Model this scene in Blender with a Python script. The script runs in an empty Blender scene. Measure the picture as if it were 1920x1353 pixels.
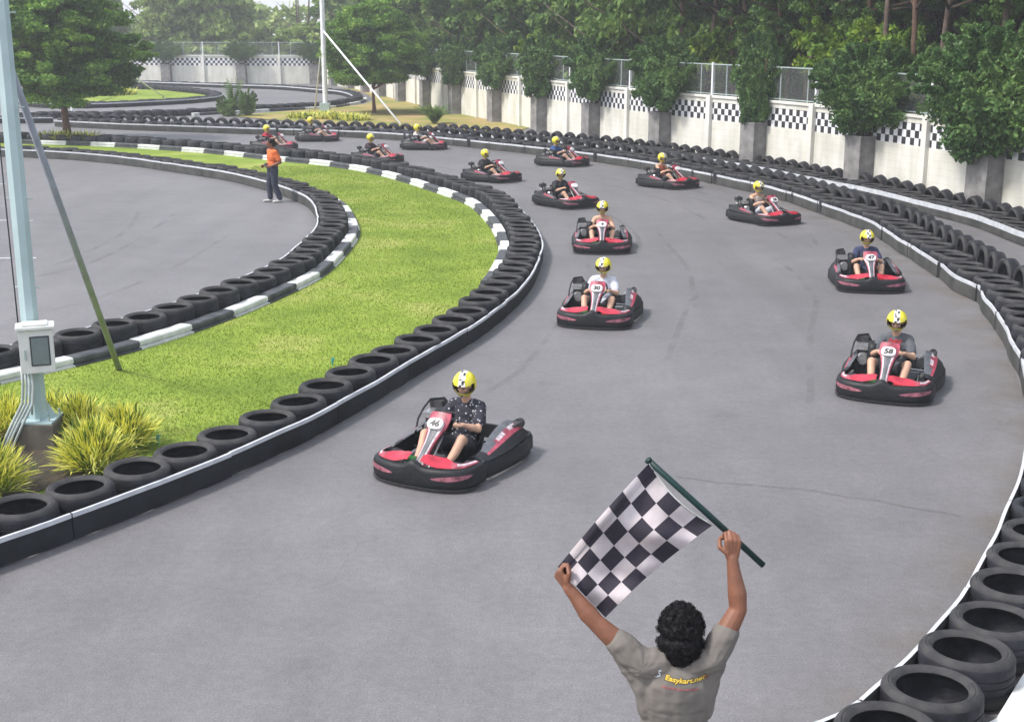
import bpy, math, random
import numpy as np
from mathutils import Vector, Matrix, Euler, noise
from mathutils.bvhtree import BVHTree
random.seed(7); np.random.seed(7)
R=math.radians; PI=math.pi
SC=bpy.context.scene; COL=SC.collection
# ---------------------------------------------------------------- camera maths (photo pixels 1920x1353 -> ground points)
H=4.75; F=2450.0; TH=math.atan(626.0/F); CT,ST=math.cos(TH),math.sin(TH)
def ray(px,py):
    x=(px-960)/F; y=-(py-676.5)/F
    return (x, CT+y*ST, -ST+y*CT)
def unp(px,py,z=0.0):
    d=ray(px,py); t=(z-H)/d[2]; return Vector((d[0]*t,d[1]*t))
def at(px,py,Y):
    d=ray(px,py); t=Y/d[1]; return Vector((d[0]*t,Y,H+d[2]*t))
def proj(p):
    X,Y,Z=p; zc=Y*CT-(Z-H)*ST; yc=Y*ST+(Z-H)*CT
    return (960+F*X/zc, 676.5-F*yc/zc)
# ---------------------------------------------------------------- mesh builder
class MB:
    def __init__(s): s.v=[]; s.f=[]; s.m=[]
    def add(s,vs,fs,m=0):
        o=len(s.v); s.v+= [tuple(p) for p in vs]; s.f+=[tuple(i+o for i in f) for f in fs]
        s.m+= m if isinstance(m,list) else [m]*len(fs)
    def box(s,c,size,rz=0,m=0,rot=None,taper=1.0):
        x,y,z=[a/2 for a in size]; M=rot if rot else Matrix.Rotation(rz,3,'Z')
        vs=[]
        for k in (-1,1):
            t=1 if k<0 else taper
            for a,b in ((-1,-1),(1,-1),(1,1),(-1,1)):
                vs.append(Vector(c)+M@Vector((a*x*t,b*y*t,k*z)))
        s.add(vs,[(0,3,2,1),(4,5,6,7),(0,1,5,4),(1,2,6,5),(2,3,7,6),(3,0,4,7)],m)
    def rings(s,rs,closed=True,cap=True,m=0,loop=False):
        n=len(rs[0]); vs=[p for r in rs for p in r]; fs=[]; K=len(rs)
        for i in range(K if loop else K-1):
            for j in range(n if closed else n-1):
                a=i*n+j; b=i*n+(j+1)%n; c=((i+1)%K)*n+(j+1)%n; d=((i+1)%K)*n+j
                fs.append((a,b,c,d))
        if cap and closed and not loop:
            fs.append(tuple(reversed(range(n)))); fs.append(tuple(range((K-1)*n,K*n)))
        s.add(vs,fs,m)
    def tube(s,pts,r,n=8,m=0,cap=True):
        pts=[Vector(p) for p in pts]; rr=r if isinstance(r,(list,tuple)) else [r]*len(pts)
        rs=[]; prev=None
        for i,p in enumerate(pts):
            t=(pts[min(i+1,len(pts)-1)]-pts[max(i-1,0)]).normalized()
            if prev is None:
                a=Vector((0,0,1)) if abs(t.z)<.9 else Vector((1,0,0)); u=t.cross(a).normalized()
            else: u=(prev-t*prev.dot(t)).normalized()
            prev=u; w=t.cross(u)
            rs.append([p+(u*math.cos(2*PI*k/n)+w*math.sin(2*PI*k/n))*rr[i] for k in range(n)])
        s.rings(rs,True,cap,m)
    def ell(s,c,rad,nu=16,nv=10,M=None,m=0):
        vs=[];fs=[];c=Vector(c);M=M or Matrix.Identity(3)
        for i in range(nv+1):
            th=PI*i/nv
            for j in range(nu):
                ph=2*PI*j/nu
                vs.append(c+M@Vector((rad[0]*math.sin(th)*math.cos(ph),rad[1]*math.sin(th)*math.sin(ph),rad[2]*math.cos(th))))
        for i in range(nv):
            for j in range(nu):
                a=i*nu+j;b=i*nu+(j+1)%nu
                fs.append((a,a+nu,b+nu,b))
        s.add(vs,fs,m)
    def cyl(s,a,b,r,n=16,m=0,r2=None): s.tube([a,b],[r,r2 if r2 is not None else r],n,m)
    def cap(s,a,ra,b,rb,n=12):          # tapered capsule
        a=Vector(a);b=Vector(b);d=b-a;L=d.length
        if L<1e-5: s.ell(a,(ra,)*3); return
        d/=L; pts=[];rs=[]
        for k in range(5):
            t=PI/2*(1-k/4); pts.append(a-d*ra*math.sin(t)); rs.append(max(ra*math.cos(t),1e-3))
        for k in range(5):
            t=PI/2*k/4; pts.append(b+d*rb*math.sin(t)); rs.append(max(rb*math.cos(t),1e-3))
        s.tube(pts,rs,n)
def mesh_from(name,mb,mats,smooth=False):
    me=bpy.data.meshes.new(name); me.from_pydata(mb.v,[],mb.f)
    for m in mats: me.materials.append(m)
    me.polygons.foreach_set('material_index',mb.m)
    if smooth: me.polygons.foreach_set('use_smooth',[True]*len(me.polygons))
    me.update(); return me
def link(name,me,parent=None,loc=(0,0,0),rz=0):
    o=bpy.data.objects.new(name,me); COL.objects.link(o); o.location=loc; o.rotation_euler[2]=rz
    if parent is not None: o.parent=parent
    return o
def mk(name,mb,mats,parent=None,smooth=False,loc=(0,0,0),bevel=0):
    if not isinstance(mats,(list,tuple)): mats=[mats]
    me=mesh_from(name,mb,mats,smooth)
    if bevel:
        import bmesh
        bm=bmesh.new(); bm.from_mesh(me); bmesh.ops.remove_doubles(bm,verts=bm.verts,dist=1e-5)
        bmesh.ops.bevel(bm,geom=[e for e in bm.edges if e.is_manifold and e.calc_face_angle(0)>0.5],offset=bevel,segments=2,affect='EDGES',clamp_overlap=True)
        bm.to_mesh(me); bm.free(); me.update()
    return link(name,me,parent,loc)
def autosmooth(me,ang=40):
    me.polygons.foreach_set('use_smooth',[True]*len(me.polygons))
    try: me.set_sharp_from_angle(angle=R(ang))
    except Exception: pass
def empty(name,loc,rz=0):
    o=bpy.data.objects.new(name,None); COL.objects.link(o); o.location=loc; o.rotation_euler[2]=rz; o.empty_display_size=.2; return o
def tag(o,label,cat=None,group=None,kind=None):
    o['label']=label
    if cat: o['category']=cat
    if group: o['group']=group
    if kind: o['kind']=kind
    return o
def organic(name,mb,mats,voxel,smooth=4,parent=None,disp=None):
    me=mesh_from(name,mb,[]); o=bpy.data.objects.new('tmp',me); COL.objects.link(o)
    r=o.modifiers.new('r','REMESH'); r.mode='VOXEL'; r.voxel_size=voxel; r.use_smooth_shade=True
    sm=o.modifiers.new('s','SMOOTH'); sm.factor=.5; sm.iterations=smooth
    dg=bpy.context.evaluated_depsgraph_get(); dg.update()
    me2=bpy.data.meshes.new_from_object(o.evaluated_get(dg)); bpy.data.objects.remove(o); me2.name=name
    me2.materials.clear()
    for m in mats: me2.materials.append(m)
    if disp:
        n=[v.normal.copy() for v in me2.vertices]
        for v,nn in zip(me2.vertices,n): v.co=v.co+nn*disp(v.co)
    me2.polygons.foreach_set('use_smooth',[True]*len(me2.polygons)); me2.update()
    if parent is False: return me2
    return link(name,me2,parent)
# ---------------------------------------------------------------- paths
def smooth_path(P,step=.25,closed=False):
    P=[Vector(p).to_2d() for p in P]; out=[]; n=len(P)
    for i in range(n if closed else n-1):
        if closed: a,b,c,d=P[i-1],P[i],P[(i+1)%n],P[(i+2)%n]
        else: a,b,c,d=P[max(i-1,0)],P[i],P[i+1],P[min(i+2,n-1)]
        k=max(2,int((c-b).length/step))
        for j in range(k):
            t=j/k
            out.append(.5*((2*b)+(c-a)*t+(2*a-5*b+4*c-d)*t*t+(3*b-a-3*c+d)*t**3))
    out.append(P[0].copy() if closed else P[-1].copy()); return out
def relax(P,it=6):
    for _ in range(it):
        Q=[p.copy() for p in P]
        for i in range(1,len(P)-1): Q[i]=P[i]*.5+(P[i-1]+P[i+1])*.25
        P=Q
    return P
class Path:
    def __init__(s,P):
        s.P=P; s.L=[0]
        for i in range(1,len(P)): s.L.append(s.L[-1]+(P[i]-P[i-1]).length)
        s.len=s.L[-1]
    def at(s,l):
        import bisect
        i=min(max(bisect.bisect(s.L,l)-1,0),len(s.P)-2); d=s.L[i+1]-s.L[i] or 1e-6
        t=(l-s.L[i])/d; a,b=s.P[i],s.P[i+1]; return a+(b-a)*t,(b-a).normalized()
    def off(s,d):
        out=[]
        for i,p in enumerate(s.P):
            t=(s.P[min(i+1,len(s.P)-1)]-s.P[max(i-1,0)])
            if t.length<1e-7: continue
            t.normalize(); out.append(p+Vector((-t.y,t.x))*d)
        # drop loops made by tight bends
        q=[out[0]]
        for p in out[1:]:
            if (p-q[-1]).length>.02: q.append(p)
        return Path(q)
# ---------------------------------------------------------------- materials
def new_mat(name):
    m=bpy.data.materials.new(name); m.use_nodes=True; nt=m.node_tree; b=nt.nodes['Principled BSDF']; return m,nt,b
def N(nt,t,**k):
    n=nt.nodes.new(t)
    for a,v in k.items():
        if a in n.inputs.keys() if hasattr(n.inputs,'keys') else False: n.inputs[a].default_value=v
        else: setattr(n,a,v)
    return n
def mat(name,col,rough=.6,var=.12,scale=8,metal=0,bump=0,bscale=60,col2=None,coat=0,spec=.5,ramp=(.35,.65),dirt=0):
    m,nt,b=new_mat(name); b.inputs['Roughness'].default_value=rough; b.inputs['Metallic'].default_value=metal
    b.inputs['Specular IOR Level'].default_value=spec
    if coat: b.inputs['Coat Weight'].default_value=coat
    tc=nt.nodes.new('ShaderNodeTexCoord'); nz=nt.nodes.new('ShaderNodeTexNoise'); nz.inputs['Scale'].default_value=scale; nz.inputs['Detail'].default_value=6
    nt.links.new(tc.outputs['Object'],nz.inputs['Vector'])
    r=nt.nodes.new('ShaderNodeValToRGB'); r.color_ramp.elements[0].position=ramp[0]; r.color_ramp.elements[1].position=ramp[1]
    c2=col2 or tuple(min(1,c*(1+var)) for c in col); c1=col if col2 else tuple(c*(1-var) for c in col)
    r.color_ramp.elements[0].color=(*c1,1); r.color_ramp.elements[1].color=(*c2,1)
    nt.links.new(nz.outputs['Fac'],r.inputs['Fac']); nt.links.new(r.outputs['Color'],b.inputs['Base Color'])
    if bump:
        n2=nt.nodes.new('ShaderNodeTexNoise'); n2.inputs['Scale'].default_value=bscale; n2.inputs['Detail'].default_value=4
        nt.links.new(tc.outputs['Object'],n2.inputs['Vector'])
        bp=nt.nodes.new('ShaderNodeBump'); bp.inputs['Strength'].default_value=bump; bp.inputs['Distance'].default_value=.02
        nt.links.new(n2.outputs['Fac'],bp.inputs['Height']); nt.links.new(bp.outputs['Normal'],b.inputs['Normal'])
    return m
def leafmat(name,dark,mid,light,trans=.25,nscale=.6):
    m,nt,b=new_mat(name); b.inputs['Roughness'].default_value=.55; b.inputs['Specular IOR Level'].default_value=.3
    g=nt.nodes.new('ShaderNodeNewGeometry'); r=nt.nodes.new('ShaderNodeValToRGB')
    e=r.color_ramp.elements; e[0].position=.0; e[0].color=(*dark,1); e[1].position=1; e[1].color=(*light,1)
    x=e.new(.5); x.color=(*mid,1)
    tc=nt.nodes.new('ShaderNodeTexCoord'); nz=nt.nodes.new('ShaderNodeTexNoise'); nz.inputs['Scale'].default_value=nscale; nz.inputs['Detail'].default_value=3
    nt.links.new(tc.outputs['Object'],nz.inputs['Vector'])
    ma=nt.nodes.new('ShaderNodeMath'); ma.operation='MULTIPLY_ADD'; ma.inputs[1].default_value=1.9; ma.inputs[2].default_value=-.62
    nt.links.new(nz.outputs['Fac'],ma.inputs[0])
    m2=nt.nodes.new('ShaderNodeMath'); m2.operation='MULTIPLY_ADD'; m2.inputs[1].default_value=.45
    nt.links.new(g.outputs['Random Per Island'],m2.inputs[0]); nt.links.new(ma.outputs[0],m2.inputs[2])
    nt.links.new(m2.outputs[0],r.inputs['Fac']); nt.links.new(r.outputs['Color'],b.inputs['Base Color'])
    tr=nt.nodes.new('ShaderNodeBsdfTranslucent'); nt.links.new(r.outputs['Color'],tr.inputs['Color'])
    mx=nt.nodes.new('ShaderNodeMixShader'); mx.inputs[0].default_value=trans
    nt.links.new(b.outputs[0],mx.inputs[1]); nt.links.new(tr.outputs[0],mx.inputs[2]); nt.links.new(mx.outputs[0],nt.nodes['Material Output'].inputs['Surface'])
    return m
def asphalt_mat():
    m,nt,b=new_mat('asphalt'); b.inputs['Roughness'].default_value=.62; b.inputs['Specular IOR Level'].default_value=.45
    tc=nt.nodes.new('ShaderNodeTexCoord'); L=nt.links.new
    def nz(s,d=5,st=None):
        n=nt.nodes.new('ShaderNodeTexNoise'); n.inputs['Scale'].default_value=s; n.inputs['Detail'].default_value=d
        if st:
            mp=nt.nodes.new('ShaderNodeMapping'); mp.inputs['Scale'].default_value=st; L(tc.outputs['Object'],mp.inputs['Vector']); L(mp.outputs['Vector'],n.inputs['Vector'])
        else: L(tc.outputs['Object'],n.inputs['Vector'])
        return n
    big=nz(.16,6); mid=nz(1.6,6); st=nz(1.0,4,(1.6,.12,1)); fine=nz(55,3)
    r=nt.nodes.new('ShaderNodeValToRGB'); e=r.color_ramp.elements
    e[0].position=.3; e[0].color=(.124,.121,.128,1); e[1].position=.7; e[1].color=(.168,.163,.171,1); L(big.outputs['Fac'],r.inputs['Fac'])
    def mul(a,fac,lo,hi,p0=.3,p1=.7):
        q=nt.nodes.new('ShaderNodeMapRange'); q.inputs['From Min'].default_value=p0; q.inputs['From Max'].default_value=p1; q.inputs['To Min'].default_value=lo; q.inputs['To Max'].default_value=hi
        L(fac,q.inputs['Value']); x=nt.nodes.new('ShaderNodeVectorMath'); x.operation='SCALE'; L(a,x.inputs[0]); L(q.outputs[0],x.inputs['Scale']); return x.outputs[0]
    c=mul(r.outputs['Color'],mid.outputs['Fac'],.93,1.07); c=mul(c,st.outputs['Fac'],.93,1.05); c=mul(c,fine.outputs['Fac'],.80,1.2)
    md=nz(11,4); c=mul(c,md.outputs['Fac'],.90,1.08)
    wr=nz(1.1,3); vm=nt.nodes.new('ShaderNodeVectorMath'); vm.operation='MULTIPLY_ADD'; vm.inputs[1].default_value=(.9,.9,.9); L(wr.outputs['Color'],vm.inputs[0]); L(tc.outputs['Object'],vm.inputs[2])
    vo=nt.nodes.new('ShaderNodeTexVoronoi'); vo.feature='DISTANCE_TO_EDGE'; vo.inputs['Scale'].default_value=.33; L(vm.outputs[0],vo.inputs['Vector'])
    ln=nt.nodes.new('ShaderNodeMapRange'); ln.inputs['From Min'].default_value=.0; ln.inputs['From Max'].default_value=.006; ln.inputs['To Min'].default_value=1; ln.inputs['To Max'].default_value=0; L(vo.outputs['Distance'],ln.inputs['Value'])
    ms=nz(.35,2); mk_=nt.nodes.new('ShaderNodeMath'); mk_.operation='GREATER_THAN'; mk_.inputs[1].default_value=.52; L(ms.outputs['Fac'],mk_.inputs[0])
    cr=nt.nodes.new('ShaderNodeMath'); cr.operation='MULTIPLY'; L(ln.outputs[0],cr.inputs[0]); L(mk_.outputs[0],cr.inputs[1]); c=mul(c,cr.outputs[0],1,.90,0,1)
    # dust scuffs: rare pale flecks and dark stains
    fl=nz(7,2); c=mul(c,fl.outputs['Fac'],1,1.14,.70,.78)
    sn=nz(.9,2); c=mul(c,sn.outputs['Fac'],1,.86,.66,.76)
    L(c,b.inputs['Base Color'])
    bp=nt.nodes.new('ShaderNodeBump'); bp.inputs['Strength'].default_value=.35; bp.inputs['Distance'].default_value=.01; L(fine.outputs['Fac'],bp.inputs['Height']); L(bp.outputs['Normal'],b.inputs['Normal'])
    return m
def lawn_mat(name,a,b_,c_,patch=.0):
    m,nt,b=new_mat(name); L=nt.links.new; b.inputs['Roughness'].default_value=.9; b.inputs['Specular IOR Level'].default_value=.1
    tc=nt.nodes.new('ShaderNodeTexCoord')
    n1=nt.nodes.new('ShaderNodeTexNoise'); n1.inputs['Scale'].default_value=.42; n1.inputs['Detail'].default_value=8; n1.inputs['Roughness'].default_value=.65; L(tc.outputs['Object'],n1.inputs['Vector'])
    r=nt.nodes.new('ShaderNodeValToRGB'); e=r.color_ramp.elements; e[0].position=.36; e[0].color=(*a,1); e[1].position=.68; e[1].color=(*c_,1); x=e.new(.52); x.color=(*b_,1)
    L(n1.outputs['Fac'],r.inputs['Fac'])
    n2=nt.nodes.new('ShaderNodeTexNoise'); n2.inputs['Scale'].default_value=30; n2.inputs['Detail'].default_value=3; L(tc.outputs['Object'],n2.inputs['Vector'])
    q=nt.nodes.new('ShaderNodeMapRange'); q.inputs['From Min'].default_value=.3; q.inputs['From Max'].default_value=.7; q.inputs['To Min'].default_value=.65; q.inputs['To Max'].default_value=1.25; L(n2.outputs['Fac'],q.inputs['Value'])
    v=nt.nodes.new('ShaderNodeVectorMath'); v.operation='SCALE'; L(r.outputs['Color'],v.inputs[0]); L(q.outputs[0],v.inputs['Scale']); L(v.outputs[0],b.inputs['Base Color'])
    bp=nt.nodes.new('ShaderNodeBump'); bp.inputs['Strength'].default_value=.8; bp.inputs['Distance'].default_value=.03; L(n2.outputs['Fac'],bp.inputs['Height']); L(bp.outputs['Normal'],b.inputs['Normal'])
    return m
M={}
M['asphalt']=asphalt_mat()
M['lawn']=lawn_mat('lawn',(.145,.220,.034),(.220,.300,.046),(.33,.35,.10))
M['verge']=lawn_mat('verge',(.20,.25,.06),(.34,.28,.11),(.46,.32,.18))
M['blade']=leafmat('grass_blades',(.18,.255,.034),(.23,.31,.046),(.29,.34,.08),.6,.9)
M['soil']=mat('soil',(.045,.033,.025),.95,.4,9,bump=.8,bscale=40)
M['forestfloor']=mat('forest_floor',(.06,.065,.03),.95,.3,.7,bump=.4)
M['rubber']=mat('tyre_rubber',(.018,.019,.025),.62,.45,7,bump=.3,bscale=35,spec=.3)
M['sidewall']=mat('tyre_sidewall',(.030,.030,.034),.7,.5,9,bump=.2,bscale=45,spec=.25,col2=(.052,.051,.052))
M['belt']=mat('belt_rubber',(.016,.018,.022),.65,.35,2.5,bump=.15,bscale=14,spec=.2)
M['beltgrey']=mat('belt_rubber_worn',(.040,.042,.040),.7,.3,2.5,bump=.15,bscale=14,spec=.3,col2=(.075,.075,.072))
M['whitepaint']=mat('white_stripe',(.52,.54,.58),.5,.12,6,bump=.1)
M['kerbwhite']=mat('kerb_white',(.50,.52,.50),.75,.2,5,bump=.3,bscale=40,col2=(.66,.67,.66))
M['kerbblack']=mat('kerb_black',(.035,.040,.048),.7,.2,5,bump=.3,bscale=40,col2=(.085,.09,.10))
M['concrete']=mat('grey_concrete',(.15,.145,.145),.85,.2,3,bump=.3,bscale=30,col2=(.27,.26,.26))
M['footing']=mat('footing',(.10,.09,.075),.9,.2,6,bump=.4)
M['wall']=mat('wall_render',(.62,.61,.56),.85,.1,1.1,bump=.2,bscale=8,col2=(.76,.75,.71))
M['wallblack']=mat('wall_black',(.025,.025,.03),.7,.2,5)
M['wallwhite']=mat('wall_white',(.72,.73,.76),.7,.06,5)
M['galv']=mat('galvanised',(.42,.50,.50),.45,.08,4,metal=.25)
M['mastpaint']=mat('mast_paint',(.42,.54,.56),.42,.06,3,metal=.1)
M['brace']=mat('brace_paint',(.26,.28,.33),.5,.12,5,metal=.0)
M['boxwhite']=mat('cabinet_white',(.66,.67,.65),.4,.05,9)
M['boxglass']=mat('cabinet_window',(.16,.20,.20),.15,.05,9)
M['cable']=mat('black_cable',(.03,.035,.045),.5)
M['conduit']=mat('grey_conduit',(.40,.45,.45),.5,.1,6)
M['bark']=mat('brown_bark',(.11,.065,.045),.9,.3,9,bump=.6,bscale=25)
M['barkred']=mat('reddish_bark',(.17,.09,.06),.9,.25,9,bump=.5,bscale=25)
M['barkgrey']=mat('grey_brown_bark',(.105,.075,.06),.9,.35,4,bump=.6,bscale=20)
M['kplastic']=mat('kart_black_plastic',(.010,.011,.014),.5,.25,26,spec=.3,col2=(.028,.028,.031),ramp=(.5,.8))
M['kred']=mat('kart_red',(.42,.016,.04),.38,.25,9,coat=.1)
M['kpink']=mat('kart_faded_red',(.30,.045,.075),.42,.4,14,coat=.1)
M['kwhite']=mat('kart_white',(.50,.43,.46),.45,.3,20,coat=.1)
M['kgrey']=mat('kart_grey',(.085,.09,.105),.45,.25,12)
M['kmetal']=mat('kart_metal',(.45,.45,.46),.35,.2,20,metal=.8)
M['kengine']=mat('engine_black',(.03,.03,.033),.5,.3,25,bump=.3)
M['kdecal']=mat('decal_pink',(.26,.09,.12),.5,.5,18)
M['kgreen']=mat('pedal_green',(.03,.16,.04),.5)
M['kpedred']=mat('pedal_red',(.35,.015,.02),.5)
M['numblack']=mat('number_black',(.02,.02,.025),.5)
M['plate']=mat('number_plate_white',(.74,.73,.75),.4,.04)
M['hyellow']=mat('helmet_yellow',(.66,.58,.03),.22,.05,9,coat=.5)
M['hwhite']=mat('helmet_white',(.75,.74,.72),.25,.04,coat=.4)
M['hblack']=mat('helmet_black',(.02,.02,.02),.3)
M['hlining']=mat('helmet_lining',(.07,.055,.015),.6)
M['skin']=mat('skin_light',(.50,.30,.21),.5,.08,12,spec=.4)
M['skintan']=mat('skin_tan',(.185,.075,.043),.5,.14,14,spec=.45)
M['eye']=mat('eye_dark',(.02,.015,.012),.3)
M['hair']=mat('black_hair',(.005,.0045,.006),.6,.3,40,spec=.18)
M['tee']=mat('taupe_cotton',(.152,.138,.126),.9,.12,9,bump=.15,bscale=220)
M['logoyellow']=mat('logo_yellow',(.62,.43,.06),.8); M['logodark']=mat('logo_outline',(.08,.055,.03),.8)
M['logored']=mat('logo_red',(.27,.095,.10),.9,.3,60); M['logowhite']=mat('logo_white',(.5,.56,.60),.8)
M['flagwhite']=mat('flag_white',(.40,.355,.37),.8,.2,7,col2=(.56,.51,.54)); M['flagblack']=mat('flag_black',(.024,.020,.034),.85)
M['pole']=mat('green_pole',(.006,.028,.027),.4,.1,spec=.3)
M['denim']=mat('dark_denim',(.03,.035,.06),.9,.2,20)
M['orange']=mat('orange_cotton',(.62,.13,.03),.85,.12,9)
M['shoe']=mat('shoe_white',(.5,.5,.48),.6); M['shoedark']=mat('shoe_dark',(.04,.04,.045),.6)
M['shorts']=mat('dark_shorts',(.035,.035,.045),.9)
M['leafvine']=leafmat('vine_leaf',(.030,.078,.022),(.078,.165,.046),(.19,.31,.09),.25,1.1)
M['leafdark']=leafmat('dark_leaf',(.028,.072,.018),(.070,.150,.034),(.165,.270,.055),.25,.7)
M['leaftier']=leafmat('tier_leaf',(.035,.100,.014),(.105,.220,.030),(.28,.44,.06),.3,.9)
M['leafmid']=leafmat('mid_leaf',(.052,.108,.026),(.120,.215,.048),(.235,.340,.075),.3,.5)
M['leafbright']=leafmat('bright_leaf',(.07,.15,.018),(.17,.30,.035),(.36,.44,.06),.3,.8)
M['leafbrown']=leafmat('dry_leaf',(.040,.024,.016),(.070,.046,.026),(.075,.085,.030),.25,.4)
M['leaffar']=leafmat('far_leaf_hazed',(.13,.21,.05),(.25,.35,.09),(.38,.48,.15),.3,.25)  # leaf greens paled, part of the distance haze is in the colour
M['yellowblade']=leafmat('variegated_blade',(.50,.52,.05),(.80,.77,.13),(.92,.90,.36),.3,3)
M['greenblade']=leafmat('green_blade',(.05,.11,.02),(.11,.20,.03),(.22,.30,.05),.3,3)
M['teal']=mat('sprinkler_teal',(.03,.28,.27),.4)
M['marks']=None
def marks_mat():
    m,nt,b=new_mat('tyre_marks'); b.inputs['Base Color'].default_value=(.12,.12,.124,1); b.inputs['Roughness'].default_value=.8
    tr=nt.nodes.new('ShaderNodeBsdfTransparent'); mx=nt.nodes.new('ShaderNodeMixShader')
    tc=nt.nodes.new('ShaderNodeTexCoord'); nz=nt.nodes.new('ShaderNodeTexNoise'); nz.inputs['Scale'].default_value=1.2; nz.inputs['Detail'].default_value=5
    q=nt.nodes.new('ShaderNodeMapRange'); q.inputs['From Min'].default_value=.4; q.inputs['From Max'].default_value=.7; q.inputs['To Max'].default_value=.22
    nt.links.new(tc.outputs['Object'],nz.inputs['Vector']); nt.links.new(nz.outputs['Fac'],q.inputs['Value']); nt.links.new(q.outputs[0],mx.inputs[0])
    nt.links.new(tr.outputs[0],mx.inputs[1]); nt.links.new(b.outputs[0],mx.inputs[2]); nt.links.new(mx.outputs[0],nt.nodes['Material Output'].inputs['Surface']); return m
M['marks']=marks_mat()
def mesh_wire_mat():
    m,nt,b=new_mat('chain_link'); b.inputs['Base Color'].default_value=(.30,.32,.32,1); b.inputs['Roughness'].default_value=.5; L=nt.links.new
    tc=nt.nodes.new('ShaderNodeTexCoord'); sp=nt.nodes.new('ShaderNodeSeparateXYZ'); L(tc.outputs['Generated'],sp.inputs[0])
    vals=[]
    for sgn in (1,-1):
        uv=nt.nodes.new('ShaderNodeUVMap'); s2=nt.nodes.new('ShaderNodeSeparateXYZ'); L(uv.outputs[0],s2.inputs[0])
        a=nt.nodes.new('ShaderNodeMath'); a.operation='MULTIPLY_ADD'; a.inputs[1].default_value=sgn; L(s2.outputs['Y'],a.inputs[0]); L(s2.outputs['X'],a.inputs[2])
        f=nt.nodes.new('ShaderNodeMath'); f.operation='MULTIPLY'; f.inputs[1].default_value=12; L(a.outputs[0],f.inputs[0])
        g=nt.nodes.new('ShaderNodeMath'); g.operation='FRACT'; L(f.outputs[0],g.inputs[0])
        h=nt.nodes.new('ShaderNodeMath'); h.operation='LESS_THAN'; h.inputs[1].default_value=.09; L(g.outputs[0],h.inputs[0]); vals.append(h)
    mxm=nt.nodes.new('ShaderNodeMath'); mxm.operation='MAXIMUM'; L(vals[0].outputs[0],mxm.inputs[0]); L(vals[1].outputs[0],mxm.inputs[1])
    tr=nt.nodes.new('ShaderNodeBsdfTransparent'); mx=nt.nodes.new('ShaderNodeMixShader'); L(mxm.outputs[0],mx.inputs[0]); L(tr.outputs[0],mx.inputs[1]); L(b.outputs[0],mx.inputs[2]); L(mx.outputs[0],nt.nodes['Material Output'].inputs['Surface']); return m
M['chain']=mesh_wire_mat()

def wall_mat():
    m=mat('wall_block',(.58,.57,.505),.88,.1,1.1,bump=0,col2=(.70,.69,.64)); nt=m.node_tree; b=nt.nodes['Principled BSDF']; L=nt.links.new
    tc=nt.nodes.new('ShaderNodeTexCoord'); sp=nt.nodes.new('ShaderNodeSeparateXYZ'); L(tc.outputs['Object'],sp.inputs[0])
    a=nt.nodes.new('ShaderNodeMath'); a.operation='MULTIPLY'; a.inputs[1].default_value=5.0; L(sp.outputs['Z'],a.inputs[0])
    f=nt.nodes.new('ShaderNodeMath'); f.operation='FRACT'; L(a.outputs[0],f.inputs[0])
    g=nt.nodes.new('ShaderNodeMath'); g.operation='LESS_THAN'; g.inputs[1].default_value=.08; L(f.outputs[0],g.inputs[0])
    mp=nt.nodes.new('ShaderNodeMapping'); mp.inputs['Scale'].default_value=(2.2,2.2,.25); L(tc.outputs['Object'],mp.inputs['Vector'])
    nz=nt.nodes.new('ShaderNodeTexNoise'); nz.inputs['Scale'].default_value=1.6; nz.inputs['Detail'].default_value=6; L(mp.outputs[0],nz.inputs['Vector'])
    q=nt.nodes.new('ShaderNodeMapRange'); q.inputs['From Min'].default_value=.35; q.inputs['From Max'].default_value=.7; q.inputs['To Min'].default_value=1.05; q.inputs['To Max'].default_value=.88; L(nz.outputs['Fac'],q.inputs['Value'])
    h=nt.nodes.new('ShaderNodeMath'); h.operation='MULTIPLY_ADD'; h.inputs[1].default_value=-.10; L(g.outputs[0],h.inputs[0]); L(q.outputs[0],h.inputs[2])
    v=nt.nodes.new('ShaderNodeVectorMath'); v.operation='SCALE'; old=b.inputs['Base Color'].links[0].from_socket; L(old,v.inputs[0]); L(h.outputs[0],v.inputs['Scale']); L(v.outputs[0],b.inputs['Base Color']); return m
M['wallblock']=wall_mat()

def dust_mat():
    m,nt,b=new_mat('kerbside_dust'); b.inputs['Base Color'].default_value=(.20,.165,.13,1); b.inputs['Roughness'].default_value=.95; L=nt.links.new
    tr=nt.nodes.new('ShaderNodeBsdfTransparent'); mx=nt.nodes.new('ShaderNodeMixShader'); tc=nt.nodes.new('ShaderNodeTexCoord')
    nz=nt.nodes.new('ShaderNodeTexNoise'); nz.inputs['Scale'].default_value=1.3; nz.inputs['Detail'].default_value=7; L(tc.outputs['Object'],nz.inputs['Vector'])
    at_=nt.nodes.new('ShaderNodeUVMap'); sp=nt.nodes.new('ShaderNodeSeparateXYZ'); L(at_.outputs[0],sp.inputs[0])
    q=nt.nodes.new('ShaderNodeMapRange'); q.inputs['From Min'].default_value=.35; q.inputs['From Max'].default_value=.75; q.inputs['To Max'].default_value=.45; L(nz.outputs['Fac'],q.inputs['Value'])
    k=nt.nodes.new('ShaderNodeMath'); k.operation='MULTIPLY'; L(q.outputs[0],k.inputs[0]); L(sp.outputs['Y'],k.inputs[1])
    L(k.outputs[0],mx.inputs[0]); L(tr.outputs[0],mx.inputs[1]); L(b.outputs[0],mx.inputs[2]); L(mx.outputs[0],nt.nodes['Material Output'].inputs['Surface']); return m
M['dust']=dust_mat()
SKYMIX,SKYS,SUNE,SUNA,EXPO,HAZE=.6,.11,2.0,9,1.07,.0014
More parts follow.
